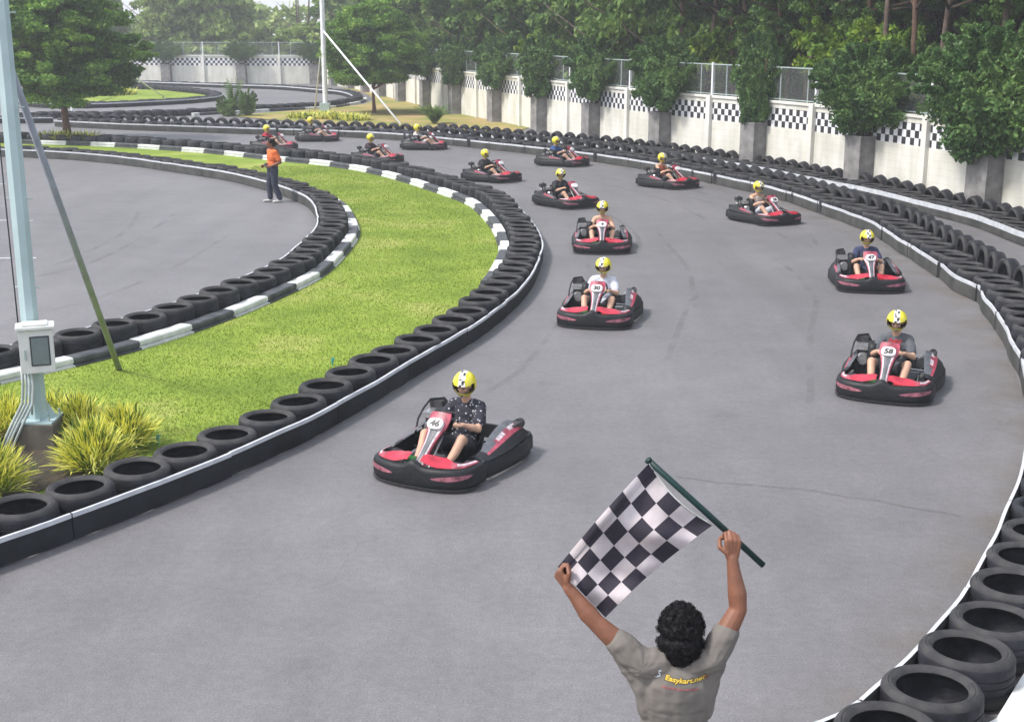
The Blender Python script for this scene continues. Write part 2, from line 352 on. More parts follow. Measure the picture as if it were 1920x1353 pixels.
# ================================================================ SETTING: ground sheets
def sheet(name,pts,z,m,kind='structure',label=None,thick=0):
    mb=MB(); n=len(pts); mb.add([(p[0],p[1],z) for p in pts],[tuple(range(n))])
    o=mk(name,mb,m); o['kind']=kind
    if label: o['label']=label
    return o
gp=[(-500,-80),(500,-80),(500,700),(-500,700)]
sheet('ground',gp,-.03,M['forestfloor'],label='bare shaded ground reaching away beyond the boundary walls')
# right boundary wall base line
WP=[unp(*p) for p in [(600,158),(641,164),(731,187),(794,202),(857,217),(932,231),(1100,267),(1300,306),(1500,344),(1724,388),(1920,427)]]
WP+= [Vector((15.6,24.6)),Vector((19.0,16.5)),Vector((22.4,8.0))]
WR=Path(relax(smooth_path(WP,.5),30)).off(.42)
BK0=[unp(a,b,.3) for a,b in [(800,243.5),(853,247.6),(894,251),(933,255),(1020,261),(1099,268),(1176,277),(1329,298),(1440,316),(1542,337),(1624,352),(1729,378),(1832,404),(1920,437)]]+[Vector((11.9,24)),Vector((13.6,17.5)),Vector((15.4,11)),Vector((16.8,6))]
BK0=Path(smooth_path(BK0,.25)).P
def push(P):
    out=[]
    for i,p in enumerate(P):
        q=min(BK0,key=lambda b:(b-p).length_squared); t=(P[min(i+1,len(P)-1)]-P[max(i-1,0)]).normalized(); nn=Vector((-t.y,t.x)); d=(p-q).dot(nn)
        out.append(p+nn*max(0,1.12-d) if (p-q).length<3 else p)
    return out
WR=Path(relax(push(WR.P),40))
FWP=[unp(*p) for p in [(598,157.6),(520,157.5),(400,157),(240,156)]]
FWP+=[FWP[-1]+(FWP[-1]-FWP[-2]).normalized()*k for k in (12,30,45)]
FWALL=Path(smooth_path(FWP,1))
asp=[(22.0,-6)]+[tuple(p) for p in reversed(WR.P[::6])][0:]+[tuple(p) for p in FWALL.P[2::8]]+[(-90,110),(-90,-6)]
sheet('asphalt',asp,0.0,M['asphalt'],label='worn grey asphalt of the kart track and the paddock')
# ---- barrier centre lines
OUT=Path(relax(smooth_path([unp(a,b,.3) for a,b in [(102,226),(240,232),(480,240),(621,244),(754,251),(960,271),(1111,288),(1236,307),(1287,317),(1440,349),(1553,385),(1591,398),(1641,418),(1679,443),(1754,488),(1794,518),(1828,532),(1845,555),(1867,579),(1900,639),(1906,652),(1915,680),(1945,760),(1920,858),(1889,950),(1855,1024),(1794,1130),(1745,1185),(1685,1246),(1612,1312),(1578,1339)]]+[Vector((1.5,7.5)),Vector((.3,7.05)),Vector((-1.4,6.75)),Vector((-3.5,6.6))],.15),4))
B1T=Path(relax(smooth_path([unp(a,b,.37) for a,b in [(-80,250),(49,252.5),(148,255),(258,259.5),(335,264.5),(411,269.5),(486,277),(540,283),(586,286),(629,290.5),(676,297),(715,303),(769,315),(815,328),(868,344),(908,357),(930,369),(957,394),(977,420),(986,445),(980,466),(968,495),(950,516),(920,546),(872,581),(804,619),(724,660),(628,713),(512,772),(367,830),(283,862),(189,897),(80,934),(-20,968),(-160,1015)]],.2),22))
b2far=Path(smooth_path([unp(a,b,.3) for a,b in [(-60,277),(37,280),(89,282),(163,287),(237,294),(280,300),(400,317),(452,327),(496,338),(523,346),(563,361),(585,375),(596,388)]],.3)).off(.36)
B2T=Path(relax(smooth_path([p for p in b2far.P[::5]]+[unp(a,b,.37) for a,b in [(626,405),(620,425),(605,440),(580,463),(553,486),(518,501),(430,537),(346,567),(236,600),(113,631),(8,651),(-120,680)]],.2),22))
BACK=Path(relax(smooth_path([unp(a,b,.3) for a,b in [(800,243.5),(853,247.6),(894,251),(933,255),(1020,261),(1099,268),(1176,277),(1329,298),(1440,316),(1542,337),(1624,352),(1729,378),(1832,404),(1920,437)]]+[Vector((11.9,24)),Vector((13.6,17.5)),Vector((15.4,11)),Vector((16.8,6))],.25),6))
EF=Path(relax(smooth_path([unp(a,b,.3) for a,b in [(180,151),(301,154),(417,158),(520,161),(595,167),(628,169.5),(650,174),(661,180),(650,185),(632,188),(598,193.5),(520,196.5),(417,201.5),(329,206.5),(240,209.5),(150,210.5),(20,210.5)]],.4),8))
CI=Path(relax(smooth_path([unp(a,b,.3) for a,b in [(139,194),(231,192),(289,189),(351,186),(403,181),(418,177),(412,173),(390,169),(340,164),(304,161),(250,160),(180,160.5),(90,163),(40,172),(30,184),(60,192)]],.4,True),4))
DD=Path(smooth_path([unp(a,b,.3) for a,b in [(-80,220.5),(33,220.5),(100,220)]],.3))
# normals: off(+d) is to the LEFT of travel
SIGN={'OUT':1,'BACK':1}
# ---- lawns
inner1=B1T.off(-.36); inner2=B2T.off(.36)
lawn=[p for p in inner1.P[::3]]+[p for p in reversed(inner2.P[::3])]
def side_ok(path,off,ref): pass
LAWN=sheet('lawn',lawn,.035,M['lawn'],label='bright green mown lawn of the island between the two tyre barriers')
sheet('island_lawn',[p for p in CI.off(.7).P[::3]],.03,M['lawn'],label='small pale green lawn inside the far hairpin')
vp=[unp(*p) for p in [(430,217.5),(500,212),(583,206),(640,201),(684,196),(700,189),(694,180),(672,172),(640,166)]]+[WR.at(l)[0]+Vector((-.0,0)) for l in (8,16,24,32,40,47,53)]+[BACK.off(1.1).at(3)[0],BACK.off(1.1).at(.2)[0],unp(790,243),unp(700,238),unp(600,231.5),unp(500,225)]
sheet('verge',vp,.03,M['verge'],label='patchy brown and green verge between the tyre rows and the boundary wall')
# soil bed near the mast
sheet('soil_bed',[unp(-60,800,.05),unp(60,790,.05),unp(190,800,.05),unp(262,850,.05),unp(120,905,.05),unp(-60,960,.05)],.05,M['soil'],label='dark soil of the planting bed at the mast foot')
# real grass blades over the near lawn
def inpoly(x,y,P):
    c=False; n=len(P); j=n-1
    for i in range(n):
        xi,yi=P[i][0],P[i][1]; xj,yj=P[j][0],P[j][1]
        if (yi>y)!=(yj>y) and x<(xj-xi)*(y-yi)/(yj-yi)+xi: c=not c
        j=i
    return c
def quads_obj(name,V,m,parent=None,n=4):
    V=np.asarray(V,dtype=np.float32).reshape(-1,3); nq=len(V)//n
    me=bpy.data.meshes.new(name); me.vertices.add(len(V)); me.vertices.foreach_set('co',V.ravel())
    me.loops.add(nq*n); me.loops.foreach_set('vertex_index',np.arange(nq*n,dtype=np.int32))
    me.polygons.add(nq); me.polygons.foreach_set('loop_start',np.arange(0,nq*n,n,dtype=np.int32))
    me.materials.append(m); me.update(calc_edges=True); 
    return me
def blades(poly,n,h,w,xr,yr,powy=1.7,z0=.035):
    pts=[]; P=[(p[0],p[1]) for p in poly]
    bb=[min(p[0] for p in P),max(p[0] for p in P),min(p[1] for p in P),max(p[1] for p in P)]
    y0=max(bb[2],yr[0]); y1=min(bb[3],yr[1]); tries=0
    while len(pts)<n and tries<n*12:
        tries+=1
        y=y0+(y1-y0)*(random.random()**powy); x=random.uniform(max(bb[0],xr[0]),min(bb[1],xr[1]))
        if inpoly(x,y,P): pts.append((x,y))
    A=np.array(pts); k=len(A); ang=np.random.rand(k)*2*PI; hh=h*(.5+np.random.rand(k)); ww=w*(.6+.8*np.random.rand(k))*(1+A[:,1]/30)
    lx=(np.random.rand(k)-.5)*hh*1.1; ly=(np.random.rand(k)-.5)*hh*1.1
    V=np.zeros((k,3,3)); c,s=np.cos(ang)*ww,np.sin(ang)*ww
    V[:,0]=np.stack([A[:,0]-c,A[:,1]-s,np.full(k,z0)],1); V[:,1]=np.stack([A[:,0]+c,A[:,1]+s,np.full(k,z0)],1); V[:,2]=np.stack([A[:,0]+lx,A[:,1]+ly,z0+hh],1)
    return V
lp=[(p.x,p.y) for p in lawn]
GV=blades(lp[::2],80000,.020,.005,(-9,.5),(10,46))
g=link('grass',quads_obj('grass',GV,M['blade'],n=3)); tag(g,'short bright grass blades growing all over the island lawn','grass',kind='stuff')
# ---------------------------------------------------------------- track marks
mb=MB()
def strip(P,w,z=.004):
    pp=Path(P); a=pp.off(w/2).P; b=pp.off(-w/2).P; n=min(len(a),len(b)); vs=[];fs=[]
    for i in range(n): vs+=[(a[i].x,a[i].y,z),(b[i].x,b[i].y,z)]
    for i in range(n-1): fs.append((2*i,2*i+1,2*i+3,2*i+2))
    mb.add(vs,fs)
k=0
for off,l0,l1,w in [(-2.2,20,48,.10),(-3.2,15,44,.10),(-1.5,42,50,.10),(-1.35,30,43,.10),(-4.9,44,58,.10),(-2.8,50,62,.10),(-6.9,46,60,.10),(-5.6,24,46,.12)]:
    q=OUT.off(off); k+=1
    P=[q.at(l0+(l1-l0)*i/60)[0]+Vector((.12*math.sin(i*.13+k),0)) for i in range(61)]
    strip(relax(P,12),w,.004+.0006*k)
for pts in [[(30,515),(110,495),(190,460),(240,430),(262,395)],[(60,520),(150,500),(250,455),(330,400)],[(20,600),(180,560),(330,500),(430,440)]]:
    strip(relax(smooth_path([unp(*p) for p in pts],.3),3),.12,.0125)
o=mk('tyre_marks',mb,M['marks']); tag(o,'faint dark tyre marks curving along the asphalt',kind='structure')
mb=MB()
cr=smooth_path([unp(*p) for p in [(1270,895),(1350,905),(1480,915),(1610,935),(1700,950),(1800,968)]],.15)
for i,p in enumerate(cr): p.y+=.02*math.sin(i*1.7)+.03*noise.noise(Vector((i*.3,0,0)))
strip(cr,.008,.013)
o=mk('crack',mb,M['footing']); tag(o,'thin crack running across the asphalt behind the flag',kind='structure')
mb=MB(); vs=[];fs=[];n=160; qa=OUT.off(-.02); 
for i in range(n+1):
    p,t=OUT.at(14+(OUT.len-15)*i/n); nn=Vector((-t.y,t.x)); w_=.75+.35*noise.noise(Vector((i*.2,3,0)))
    vs+=[(*(p-nn*.01),.0075),(*(p-nn*w_),.0075)]
fs=[(2*i,2*i+1,2*i+3,2*i+2) for i in range(n)]
mb.add(vs,fs); o=mk('dust',mb,M['dust']); tag(o,'brown dust gathered on the asphalt along the right outer barrier',kind='structure')
uvl=o.data.uv_layers.new(name='UVMap')
for pl in o.data.polygons:
    for li in pl.loop_indices: vi=o.data.loops[li].vertex_index; uvl.data[li].uv=(vi//2,1-(vi%2))
mb=MB()
for (a,b,c,d) in [(-30,414,16,413),(50,414,62,413.5),(-30,485,22,484),(57,484,68,483.5),(-40,346,10,345)]:
    p,q=unp(a,b),unp(c,d); t=(q-p).normalized(); nn=Vector((-t.y,t.x))*.05
    mb.add([(*(p-nn),.005),(*(q-nn),.005),(*(q+nn),.005),(*(p+nn),.005)],[(0,1,2,3)])
o=mk('road_marking',mb,M['whitepaint']); tag(o,'short white painted lines on the paddock asphalt beside the mast',kind='structure')
# ================================================================ BARRIERS
def belt(path,l0,l1,ht,name_lbl,group,stripe=.045,thick=.02,side=1,wob=.02,seed=0,bm_='belt'):
    rnd=random.Random(seed); n=max(4,int((l1-l0)/.2)); mb=MB(); ms=MB()
    P=[]
    o0=rnd.uniform(-.01,.01)
    for i in range(n+1):
        l=l0+(l1-l0)*i/n; p,t=path.at(l); nn=Vector((-t.y,t.x))*side
        w=wob*noise.noise(Vector((l*.9,seed*3.1,0)))+o0*(1-i/n)
        P.append((p+nn*w,nn,ht+.012*noise.noise(Vector((l*1.3,5,seed))),.012+.02*abs(noise.noise(Vector((l*1.1,9,seed))))))
    R1=[];R2=[]
    for p,nn,h,b in P:
        # nn points to the tyres; face looks to -nn
        R1.append([(*(p),b),(*(p-nn*.004),h*.5),(*(p+nn*.004),h-.004),(*(p+nn*(thick+.004)),h-.004),(*(p+nn*thick),b)])
        R2.append([(*(p-nn*.007),h-stripe),(*(p-nn*.007),h),(*(p+nn*(thick+.004)),h),(*(p+nn*(thick+.004)),h-.003),(*(p-nn*.001),h-.003),(*(p-nn*.001),h-stripe)])
    mb.rings(R1); ms.rings(R2)
    o=mk('barrier_belt',mb,M[bm_]); tag(o,name_lbl,'barrier belt',group)
    mk('white_stripe',ms,M['whitepaint'],o); return o
def belts(path,l0,l1,ht,side,lbl,group,plen=2.3,stripe=.045,wob=.02,seed=0,bm_='belt'):
    l=l0;i=0; out=[]
    while l<l1-.3:
        e=min(l+plen,l1); out.append(belt(path,l,e-.015,ht,lbl,group,stripe,side=side,wob=wob,seed=seed*100+i,bm_=bm_)); l=e;i+=1
    return out
TR,TW=.322,.34
HS=1.09
RS=1.07
def tyre_mesh():
    prof=[(.222,.03),(.238,.008),(.268,0),(.298,.010),(.316,.038),(.320,.085),(.3215,.11),(.314,.113),(.314,.121),(.3225,.124),(.3225,.166),(.315,.169),(.315,.177),(.3225,.18),(.3225,.218),(.315,.221),(.315,.229),(.3215,.232),(.320,.26),(.316,.302),(.298,.330),(.276,.340),(.266,.334),(.258,.339),(.238,.332),(.222,.31),(.226,.30),(.27,.285),(.296,.23),(.298,.17),(.296,.11),(.27,.055),(.226,.04)]
    n=40; mb=MB(); rs=[[(r*math.cos(2*PI*k/n),r*math.sin(2*PI*k/n),z) for k in range(n)] for r,z in prof]
    mb.rings(rs,True,False,[1 if (i<=4 or 19<=i<=26) else 0 for i in range(len(prof)) for _ in range(n)],loop=True); me=mesh_from('tyre',mb,[M['rubber'],M['sidewall']]); autosmooth(me,50); return me
TME=tyre_mesh()
def tyre_mesh_low():
    prof=[(.21,.03),(.25,.0),(.30,.015),(.322,.08),(.322,.26),(.30,.325),(.25,.340),(.21,.31),(.29,.25),(.29,.09)]
    n=18; mb=MB(); mb.rings([[(r*math.cos(2*PI*k/n),r*math.sin(2*PI*k/n),z) for k in range(n)] for r,z in prof],True,False,0,loop=True); return mb
TLOW=tyre_mesh_low()
TY=[]   # (size, matrix, label, group)
def flat_row(path,l0,l1,lbl,group,sp=.70,jit=.015,z=0,hs=None):
    n=int((l1-l0)/sp)
    for i in range(n+1):
        p,t=path.at(l0+i*sp); p=p+Vector((random.uniform(-jit,jit),random.uniform(-jit,jit)))
        hq=hs if not (hs and hs<1.3 and p.y<33) else None
        if hq and p.y<17: hq=hs+(1.06-hs)*min(1,(17-p.y)/5)
        m=Matrix.Translation((p.x,p.y,z+.004))@Matrix.Rotation(random.uniform(0,6.28),4,'Z')@Matrix.Rotation(random.uniform(-.035,.035),4,'X')@Matrix.Diagonal((RS*(1+random.uniform(-.02,.012)),)*2+((hq or HS)*(1+random.uniform(-.10,.06)),1))
        TY.append((p,m,lbl,group,.17))
def up_row(path,l0,l1,lbl,group,sp=.70,lean=None,s=1.0):
    n=int((l1-l0)/sp)
    for i in range(n+1):
        p,t=path.at(l0+i*sp); a=math.atan2(t.y,t.x)+random.uniform(-.06,.06)
        # axis perpendicular to the row, tyre standing on its tread
        le=(lean(p) if lean else 0)+random.uniform(-.05,.05)
        zc=TR*s*math.cos(le)+.17*.72*abs(math.sin(le))*.9
        m=Matrix.Translation((p.x,p.y,zc+random.uniform(0,.015)))@Matrix.Rotation(a,4,'Z')@Matrix.Rotation(PI/2+le,4,'X')@Matrix.Translation((0,0,-.17*.72))@Matrix.Diagonal((s,s,.72,1))
        TY.append((p,m,lbl,group,.32))
BH=.285
# outer barrier of the main track (left of travel = outside)
belts(OUT,0,OUT.len,.31,1,'black rubber barrier belt with white top edge on the right outer side of the track','belts of the outer barrier',wob=.05,seed=1,stripe=.06,bm_='beltgrey')
flat_row(OUT.off(.35),.3,OUT.len-1.5,'black tyre lying flat right behind the belt of the outer barrier','tyres lying flat behind the outer belt',hs=1.32)
u=OUT.off(.375+.33+.17)
Lk=u.len-13
up_row(u,.3,Lk,'black tyre standing upright in the second row behind the outer barrier',lean=lambda p:(.55*min(1,max(0,(p.y-31)/5)) if p.y<46 else .2),group='upright tyres of the outer barrier')
# back barrier along the wall
belts(BACK,0,BACK.len,.31,1,'black rubber belt with wide white top edge on the barrier nearest the boundary wall','belts of the back barrier',plen=3.2,stripe=.12,seed=2,bm_='beltgrey')
flat_row(BACK.off(.375),.2,BACK.len-.5,'black tyre lying flat behind the belt of the barrier nearest the boundary wall','tyres lying flat behind the back belt')
up_row(BACK.off(.80),.2,BACK.len-.5,'black tyre standing upright at the foot of the boundary wall','upright tyres of the back barrier',lean=lambda p:.25,s=.86)
# lawn island, track side
B1band=B1T.off(.372)
belts(B1band,0,B1band.len,BH,-1,'black rubber barrier belt with white top edge on the track side of the lawn island','belts of the island barrier',plen=2.15,seed=3)
flat_row(B1T,.2,B1T.len-.3,'black tyre lying flat between the lawn island and the main track','tyres around the lawn island',sp=.70,hs=1.28)
B2band=B2T.off(-.375)
belts(B2band,0,B2band.len,.30,1,'black rubber barrier belt with white top edge on the paddock side of the lawn island','belts of the paddock barrier',plen=2.6,seed=4,bm_='beltgrey')
flat_row(B2T,.2,B2T.len-.3,'black tyre lying flat between the paddock and the lawn island','tyres around the paddock',sp=.70)
# far loops
belts(EF,0,EF.len,.30,1,'thin black barrier belt with white edge on the far loop below the boundary wall','belts of the far loop',plen=5,stripe=.07,seed=5)
flat_row(EF.off(.375),.2,EF.len-.5,'small black tyre in the far loop below the boundary wall','tyres of the far loop',sp=.68)
belts(CI,0,CI.len-.1,.30,1,'thin black barrier belt with white edge round the far hairpin lawn','belts of the far hairpin',plen=5,stripe=.07,seed=6)
flat_row(CI.off(.375),.2,CI.len-1,'small black tyre round the far hairpin lawn','tyres of the far hairpin',sp=.68)
belts(DD,0,DD.len,.30,1,'black barrier belt with white edge at the far left road junction','belts at the far left junction',plen=4,stripe=.05,seed=7)
flat_row(DD.off(.375),.2,DD.len-.3,'black tyre behind the belt at the far left road junction','tyres at the far left junction',sp=.67)
# which tyres are in the frame, nearest first
cand=[]
for e in TY:
    p=e[0]; x,y=proj((p.x,p.y,.2)) if p.y>1 else (9999,9999)
    d=math.hypot(p.x,p.y)
    vis=-30<x<1960 and y<1450
    cand.append((0 if vis else 1,d,e))
cand.sort(key=lambda a:(a[0],a[1]))
for i,(v,d,e) in enumerate(cand):
    if v==0 and i<296:
        o=link('tyre',TME); o.matrix_world=e[1]; tag(o,e[2],'tyre',e[3])
    elif v==0 or d<30:
        if v==1 and d>14: continue
        pass
rest=MB()
for i,(v,d,e) in enumerate(cand):
    if (v==0 and i>=296) or (v==1 and d<25):
        rest.add([e[1]@Vector(q) for q in TLOW.v],TLOW.f)
o=mk('tyres',rest,M['rubber'],smooth=True); tag(o,'mass of small far black tyres in the rows of the distant barriers','tyres',kind='stuff')
# ---------------------------------------------------------------- kerb blocks
def kerb_row(path,l0,l1,blk,side,lbls,group,wid=.2,ht=.15,ledge=.11,first=0):
    i=first;l=l0
    while l<l1:
        e=min(l+blk,l1); mb=MB(); Rg=[]; n=5
        jz=random.uniform(-.008,.008); jo=random.uniform(-.012,.012)
        for k in range(n+1):
            p,t=path.at(l+.006+(e-l-.012)*k/n); nn=Vector((-t.y,t.x))*side
            # nn points to the lawn
            prof=[(0,0),(0,ht),(wid,ht),(wid+.02,ht-.02),(wid+.025,ht-.075),(wid-.0,ht-.09),(wid+.005,ht-.105),(wid+ledge*.5,ht-.11),(wid+ledge*.55,0)]
            Rg.append([(*(p+nn*(a+jo)),z+(jz if z>0 else 0)) for a,z in prof])
        mb.rings(Rg)
        o=mk('kerb_block',mb,M['kerbwhite' if i%2 else 'kerbblack']); tag(o,lbls[i%2],'kerb block',group+(' painted white' if i%2 else ' painted black'))
        l=e;i+=1
B1k=B1T.off(-.355); B2k=B2T.off(.355)
KH={'B1':.24,'B2':.175}
kerb_row(B1k,3,B1k.len-14,1.25,-1,('black painted concrete kerb block between the lawn and the track side tyres','white painted concrete kerb block between the lawn and the track side tyres'),'kerb blocks on the track side of the lawn',ht=.20,wid=.17)
kerb_row(B2k,1,B2k.len,1.2,1,('black painted concrete kerb block between the lawn and the paddock side tyres','white painted concrete kerb block between the lawn and the paddock side tyres'),'kerb blocks on the paddock side of the lawn',ht=.17)
ek=EF.off(.375+.36)
kerb_row(ek,ek.len*.45,ek.len-10,2.4,1,('black painted kerb block below the far loop beside the brown verge','white painted kerb block below the far loop beside the brown verge'),'kerb blocks of the far loop')
ok=OUT.off(.375+.36)
kerb_row(ok,ok.len-12,ok.len-.5,30,1,('black painted kerb block behind the nearest tyres at the bottom right','white painted kerb block behind the nearest tyres at the bottom right'),'kerb blocks at the bottom right',first=1)
o=link('tyre',TME); 
kk=ok.off(.75)
for i in range(5):
    p,t=kk.at(kk.len-7.6+i*.7)
    if i: o=link('tyre',TME)
    o.matrix_world=Matrix.Translation((p.x,p.y,.318))@Matrix.Rotation(math.atan2(t.y,t.x)+.1*i,4,'Z')@Matrix.Rotation(PI/2,4,'X')@Matrix.Translation((0,0,-.17))
    tag(o,'black tyre standing upright behind the kerb at the bottom right corner','tyre','upright tyres at the bottom right corner')
# ================================================================ WALLS
def wall(name,path,l0,l1,posts,out,label,fence_label):
    """posts: list of (l, kind) kind p = pilaster, c = planter column; out=+1/-1 side away from the track"""
    W=empty(name,(0,0,0)); tag(W,label,'wall')
    FE=empty('mesh_fence',(0,0,0)); tag(FE,fence_label,'fence')
    T=.14
    def run(mb,a,b,n0,n1,z0,z1,m=0,step=1.2):
        k=max(1,int((b-a)/step)); rg=[]
        for i in range(k+1):
            p,t=path.at(a+(b-a)*i/k); nn=Vector((-t.y,t.x))*out
            rg.append([(*(p+nn*n0),z0),(*(p+nn*n0),z1),(*(p+nn*n1),z1),(*(p+nn*n1),z0)])
        mb.rings(rg,m=m)
    ls=[l0]+[q[0] for q in posts if l0<q[0]<l1]+[l1]
    mb=MB(); run(mb,l0,l1,-.05,T+.05,2.30,2.38); mk('coping',mb,M['wall'],W)
    for a,b in zip(ls[:-1],ls[1:]):
        if b-a<.4: continue
        mb=MB(); run(mb,a,b,0,T,-.05,1.52); run(mb,a,b,0,T,2.14,2.298); mk('wall_panel',mb,M['wallblock'],W)
        mb=MB(); nC=max(1,int(round((b-a)/.21))); vs=[];fs=[];ms=[]
        for j in range(nC+1):
            p,t=path.at(a+(b-a)*j/nC); nn=Vector((-t.y,t.x))*out
            for r in range(4): vs.append((*(p+nn*.012),1.52+.62*r/3))
        for j in range(nC):
            for r in range(3):
                q=j*4+r; fs.append((q,q+1,q+5,q+4) if out>0 else (q,q+4,q+5,q+1)); ms.append((j+r)%2)
        n4=len(vs)
        mb.add(vs,fs,ms); run(mb,a,b,.03,T-.01,1.521,2.139,m=1)
        mk('checker_band',mb,[M['wallblack'],M['wallwhite']],W)
    fr=MB(); run(fr,l0,l1,.05,.09,3.44,3.48); mk('rail',fr,M['galv'],FE)
    fr=MB(); run(fr,l0,l1,.05,.09,2.42,2.45); mk('rail',fr,M['galv'],FE)
    k=int((l1-l0)/1.0); vs=[];fs=[]
    for i in range(k+1):
        p,t=path.at(l0+(l1-l0)*i/k); nn=Vector((-t.y,t.x))*out; vs+=[(*(p+nn*.07),2.45),(*(p+nn*.07),3.44)]
    for i in range(k): fs.append((2*i,2*i+2,2*i+3,2*i+1))
    mb=MB(); mb.add(vs,fs); mo=mk('wire_mesh',mb,M['chain'],FE); uvl=mo.data.uv_layers.new(name='UVMap')
    for pl in mo.data.polygons:
        for li in pl.loop_indices:
            vi=mo.data.loops[li].vertex_index; uvl.data[li].uv=((vi//2)*1.0,(vi%2)*1.0)
    for (l,kd) in posts:
        if not l0<l<l1: continue
        p,t=path.at(l); nn=Vector((-t.y,t.x))*out; rz=math.atan2(t.y,t.x)
        mb=MB()
        if kd=='p':
            c=p-nn*.05; mb.box((c.x,c.y,1.17),(.24,.16,2.44),rz); mk('pilaster',mb,M['wall'],W,bevel=.006)
        q=p+nn*.07; mb=MB(); mb.box((q.x,q.y,2.95),(.09,.09,1.14),rz); mk('post',mb,M['wallwhite'],FE)
    n=int((l1-l0)/1.57)
    for i in range(n):
        l=l0+1.57*(i+.5); p,t=path.at(l); nn=Vector((-t.y,t.x))*out; q=p+nn*.07
        mb=MB(); mb.cyl((q.x,q.y,2.38),(q.x,q.y,3.44),.022,6); mk('post',mb,M['galv'],FE)
    return W
def planter(p,t,out,lbl,grp):
    nn=Vector((-t.y,t.x))*out; c=p-nn*.27; rz=math.atan2(t.y,t.x); mb=MB()
    mb.box((0,0,.78),(.82,.50,1.62)); 
    for q in ((0,.225,1.6),(0,-.225,1.6)): mb.box(q,(.88,.08,.07))
    for q in ((.40,0,1.6),(-.40,0,1.6)): mb.box(q,(.08,.364,.068))
    o=mk('planter_column',mb,M['concrete'],loc=(c.x,c.y,0)); o.rotation_euler[2]=rz; tag(o,lbl,'planter',grp); return Vector((c.x,c.y))
colL=[28.9-6.3*4,28.9-6.3*3,28.9-12.6,28.9-6.3,28.9,35.6,42.3,48.9,55.4,61.7,68.0,74.0,80.1,86.0,92,98]
def CL(l): return l-.4
posts=[(CL(l),'c') for l in colL]+[((a+b)/2-.4,'p') for a,b in zip(colL[:-1],colL[1:])]; posts.sort()
wall('boundary_wall',WR,0,WR.len,posts,1,'long cream boundary wall with black and white checker band running along the right side','wire mesh fence with white posts on top of the long right boundary wall')
fcol=[FWALL.len and l for l in []]
def Lof(path,px):
    best=(1e9,0)
    for i in range(0,int(path.len*10)):
        p,_=path.at(i/10); 
        if p.y>1:
            d=abs(proj((p.x,p.y,0))[0]-px)
            if d<best[0]: best=(d,i/10)
    return best[1]
fc=[Lof(FWALL,x) for x in (592,455,315)]; sp_=(fc[2]-fc[0])/2
fcs=fc+[fc[2]+sp_*k for k in (1,2,3,4,5)]
fposts=[(l,'c') for l in fcs]+[(l-sp_/2,'p') for l in fcs]; fposts.sort()
wall('boundary_wall',FWALL,0,FWALL.len,fposts,-1,'far white boundary wall with checker band facing the camera behind the far loop','wire mesh fence on top of the far white wall')
# plants on the columns -------------------------------------------------------
def leaves(centers,size,flat=.0,jit=.35,asp=.55):
    """rhombic leaf quads, random orientation"""
    C=np.asarray(centers); k=len(C)
    a=np.random.normal(size=(k,3)); a[:,2]*=(1-flat); a/=np.linalg.norm(a,axis=1)[:,None]+1e-9
    b=np.random.normal(size=(k,3)); b-=a*(a*b).sum(1)[:,None]; b/=np.linalg.norm(b,axis=1)[:,None]+1e-9
    s=size*(1-jit+2*jit*np.random.rand(k))[:,None]
    V=np.stack([C-a*s,C-b*s*asp,C+a*s,C+b*s*asp],1); return V
def clump_cloud(clumps,per,shell=.5):
    out=[]
    for c,r in clumps:
        d=np.random.normal(size=(per,3)); d/=np.linalg.norm(d,axis=1)[:,None]
        rr=np.random.rand(per)**shell
        out.append(np.array(c)+d*rr[:,None]*np.array(r))
    return np.concatenate(out)
def bush_mesh(rx,ry,rz,nc,per,size,m,seed,hang=0,clr=.33):
    random.seed(seed); np.random.seed(seed); cl=[]
    for i in range(nc):
        while 1:
            p=Vector((random.uniform(-1,1),random.uniform(-1,1),random.uniform(-1,1)))
            if .25<p.length<1: break
        n=noise.noise(p*2+Vector((seed,0,0)))
        p*=(.78+.5*n); k=random.uniform(.6,1.35)*clr
        cl.append(((p.x*rx,p.y*ry,p.z*rz),(k*min(rx,1.4),k*min(ry,1.2),k*.8*min(rz,1.2))))
    for i in range(hang):
        a=random.uniform(-1,1)*rx*.9; zz=-rz*random.uniform(.7,1.25); cl.append(((a*.6,-ry*.3,zz*.85),(.22,.2,.22)))
    for i in range(nc//4):       # shoots sticking out
        a=random.uniform(0,2*PI); b=random.uniform(.1,1.3); d=Vector((math.cos(a)*math.cos(b)*rx,math.sin(a)*math.cos(b)*ry,math.sin(b)*rz))
        for q in (.95,1.07,1.18): cl.append((tuple(d*q),(.09*clr*3,.09*clr*3,.09*clr*3)))
    return quads_obj('foliage',leaves(clump_cloud(cl,per),size),m)
VB=[bush_mesh(1.5,.95,1.05,230,200,.046,M['leafvine'],11,0,.22),bush_mesh(1.1,.8,1.2,180,200,.046,M['leafvine'],12,0,.22),bush_mesh(1.75,1.0,1.1,260,200,.048,M['leafvine'],13,0,.22)]
def climbing(p,rz,var,sc,z,label,l2='vine'):
    e=empty('climbing_plant',(p.x,p.y,0),rz); tag(e,label,'climbing plant','leafy climbers on the planter columns' if 'planter column' in label else None)
    f=link('foliage',VB[var],e); f.location=(0,0,z); f.scale=sc
    mb=MB()
    for i in range(5):
        a=random.uniform(-.25,.25); mb.tube([(a,0,1.5),(a*2,random.uniform(-.2,.2),z),(a*4,random.uniform(-.3,.3),z+.7*sc[2])],[.035,.025,.01],6)
    mk('stem',mb,M['bark'],e,smooth=True)
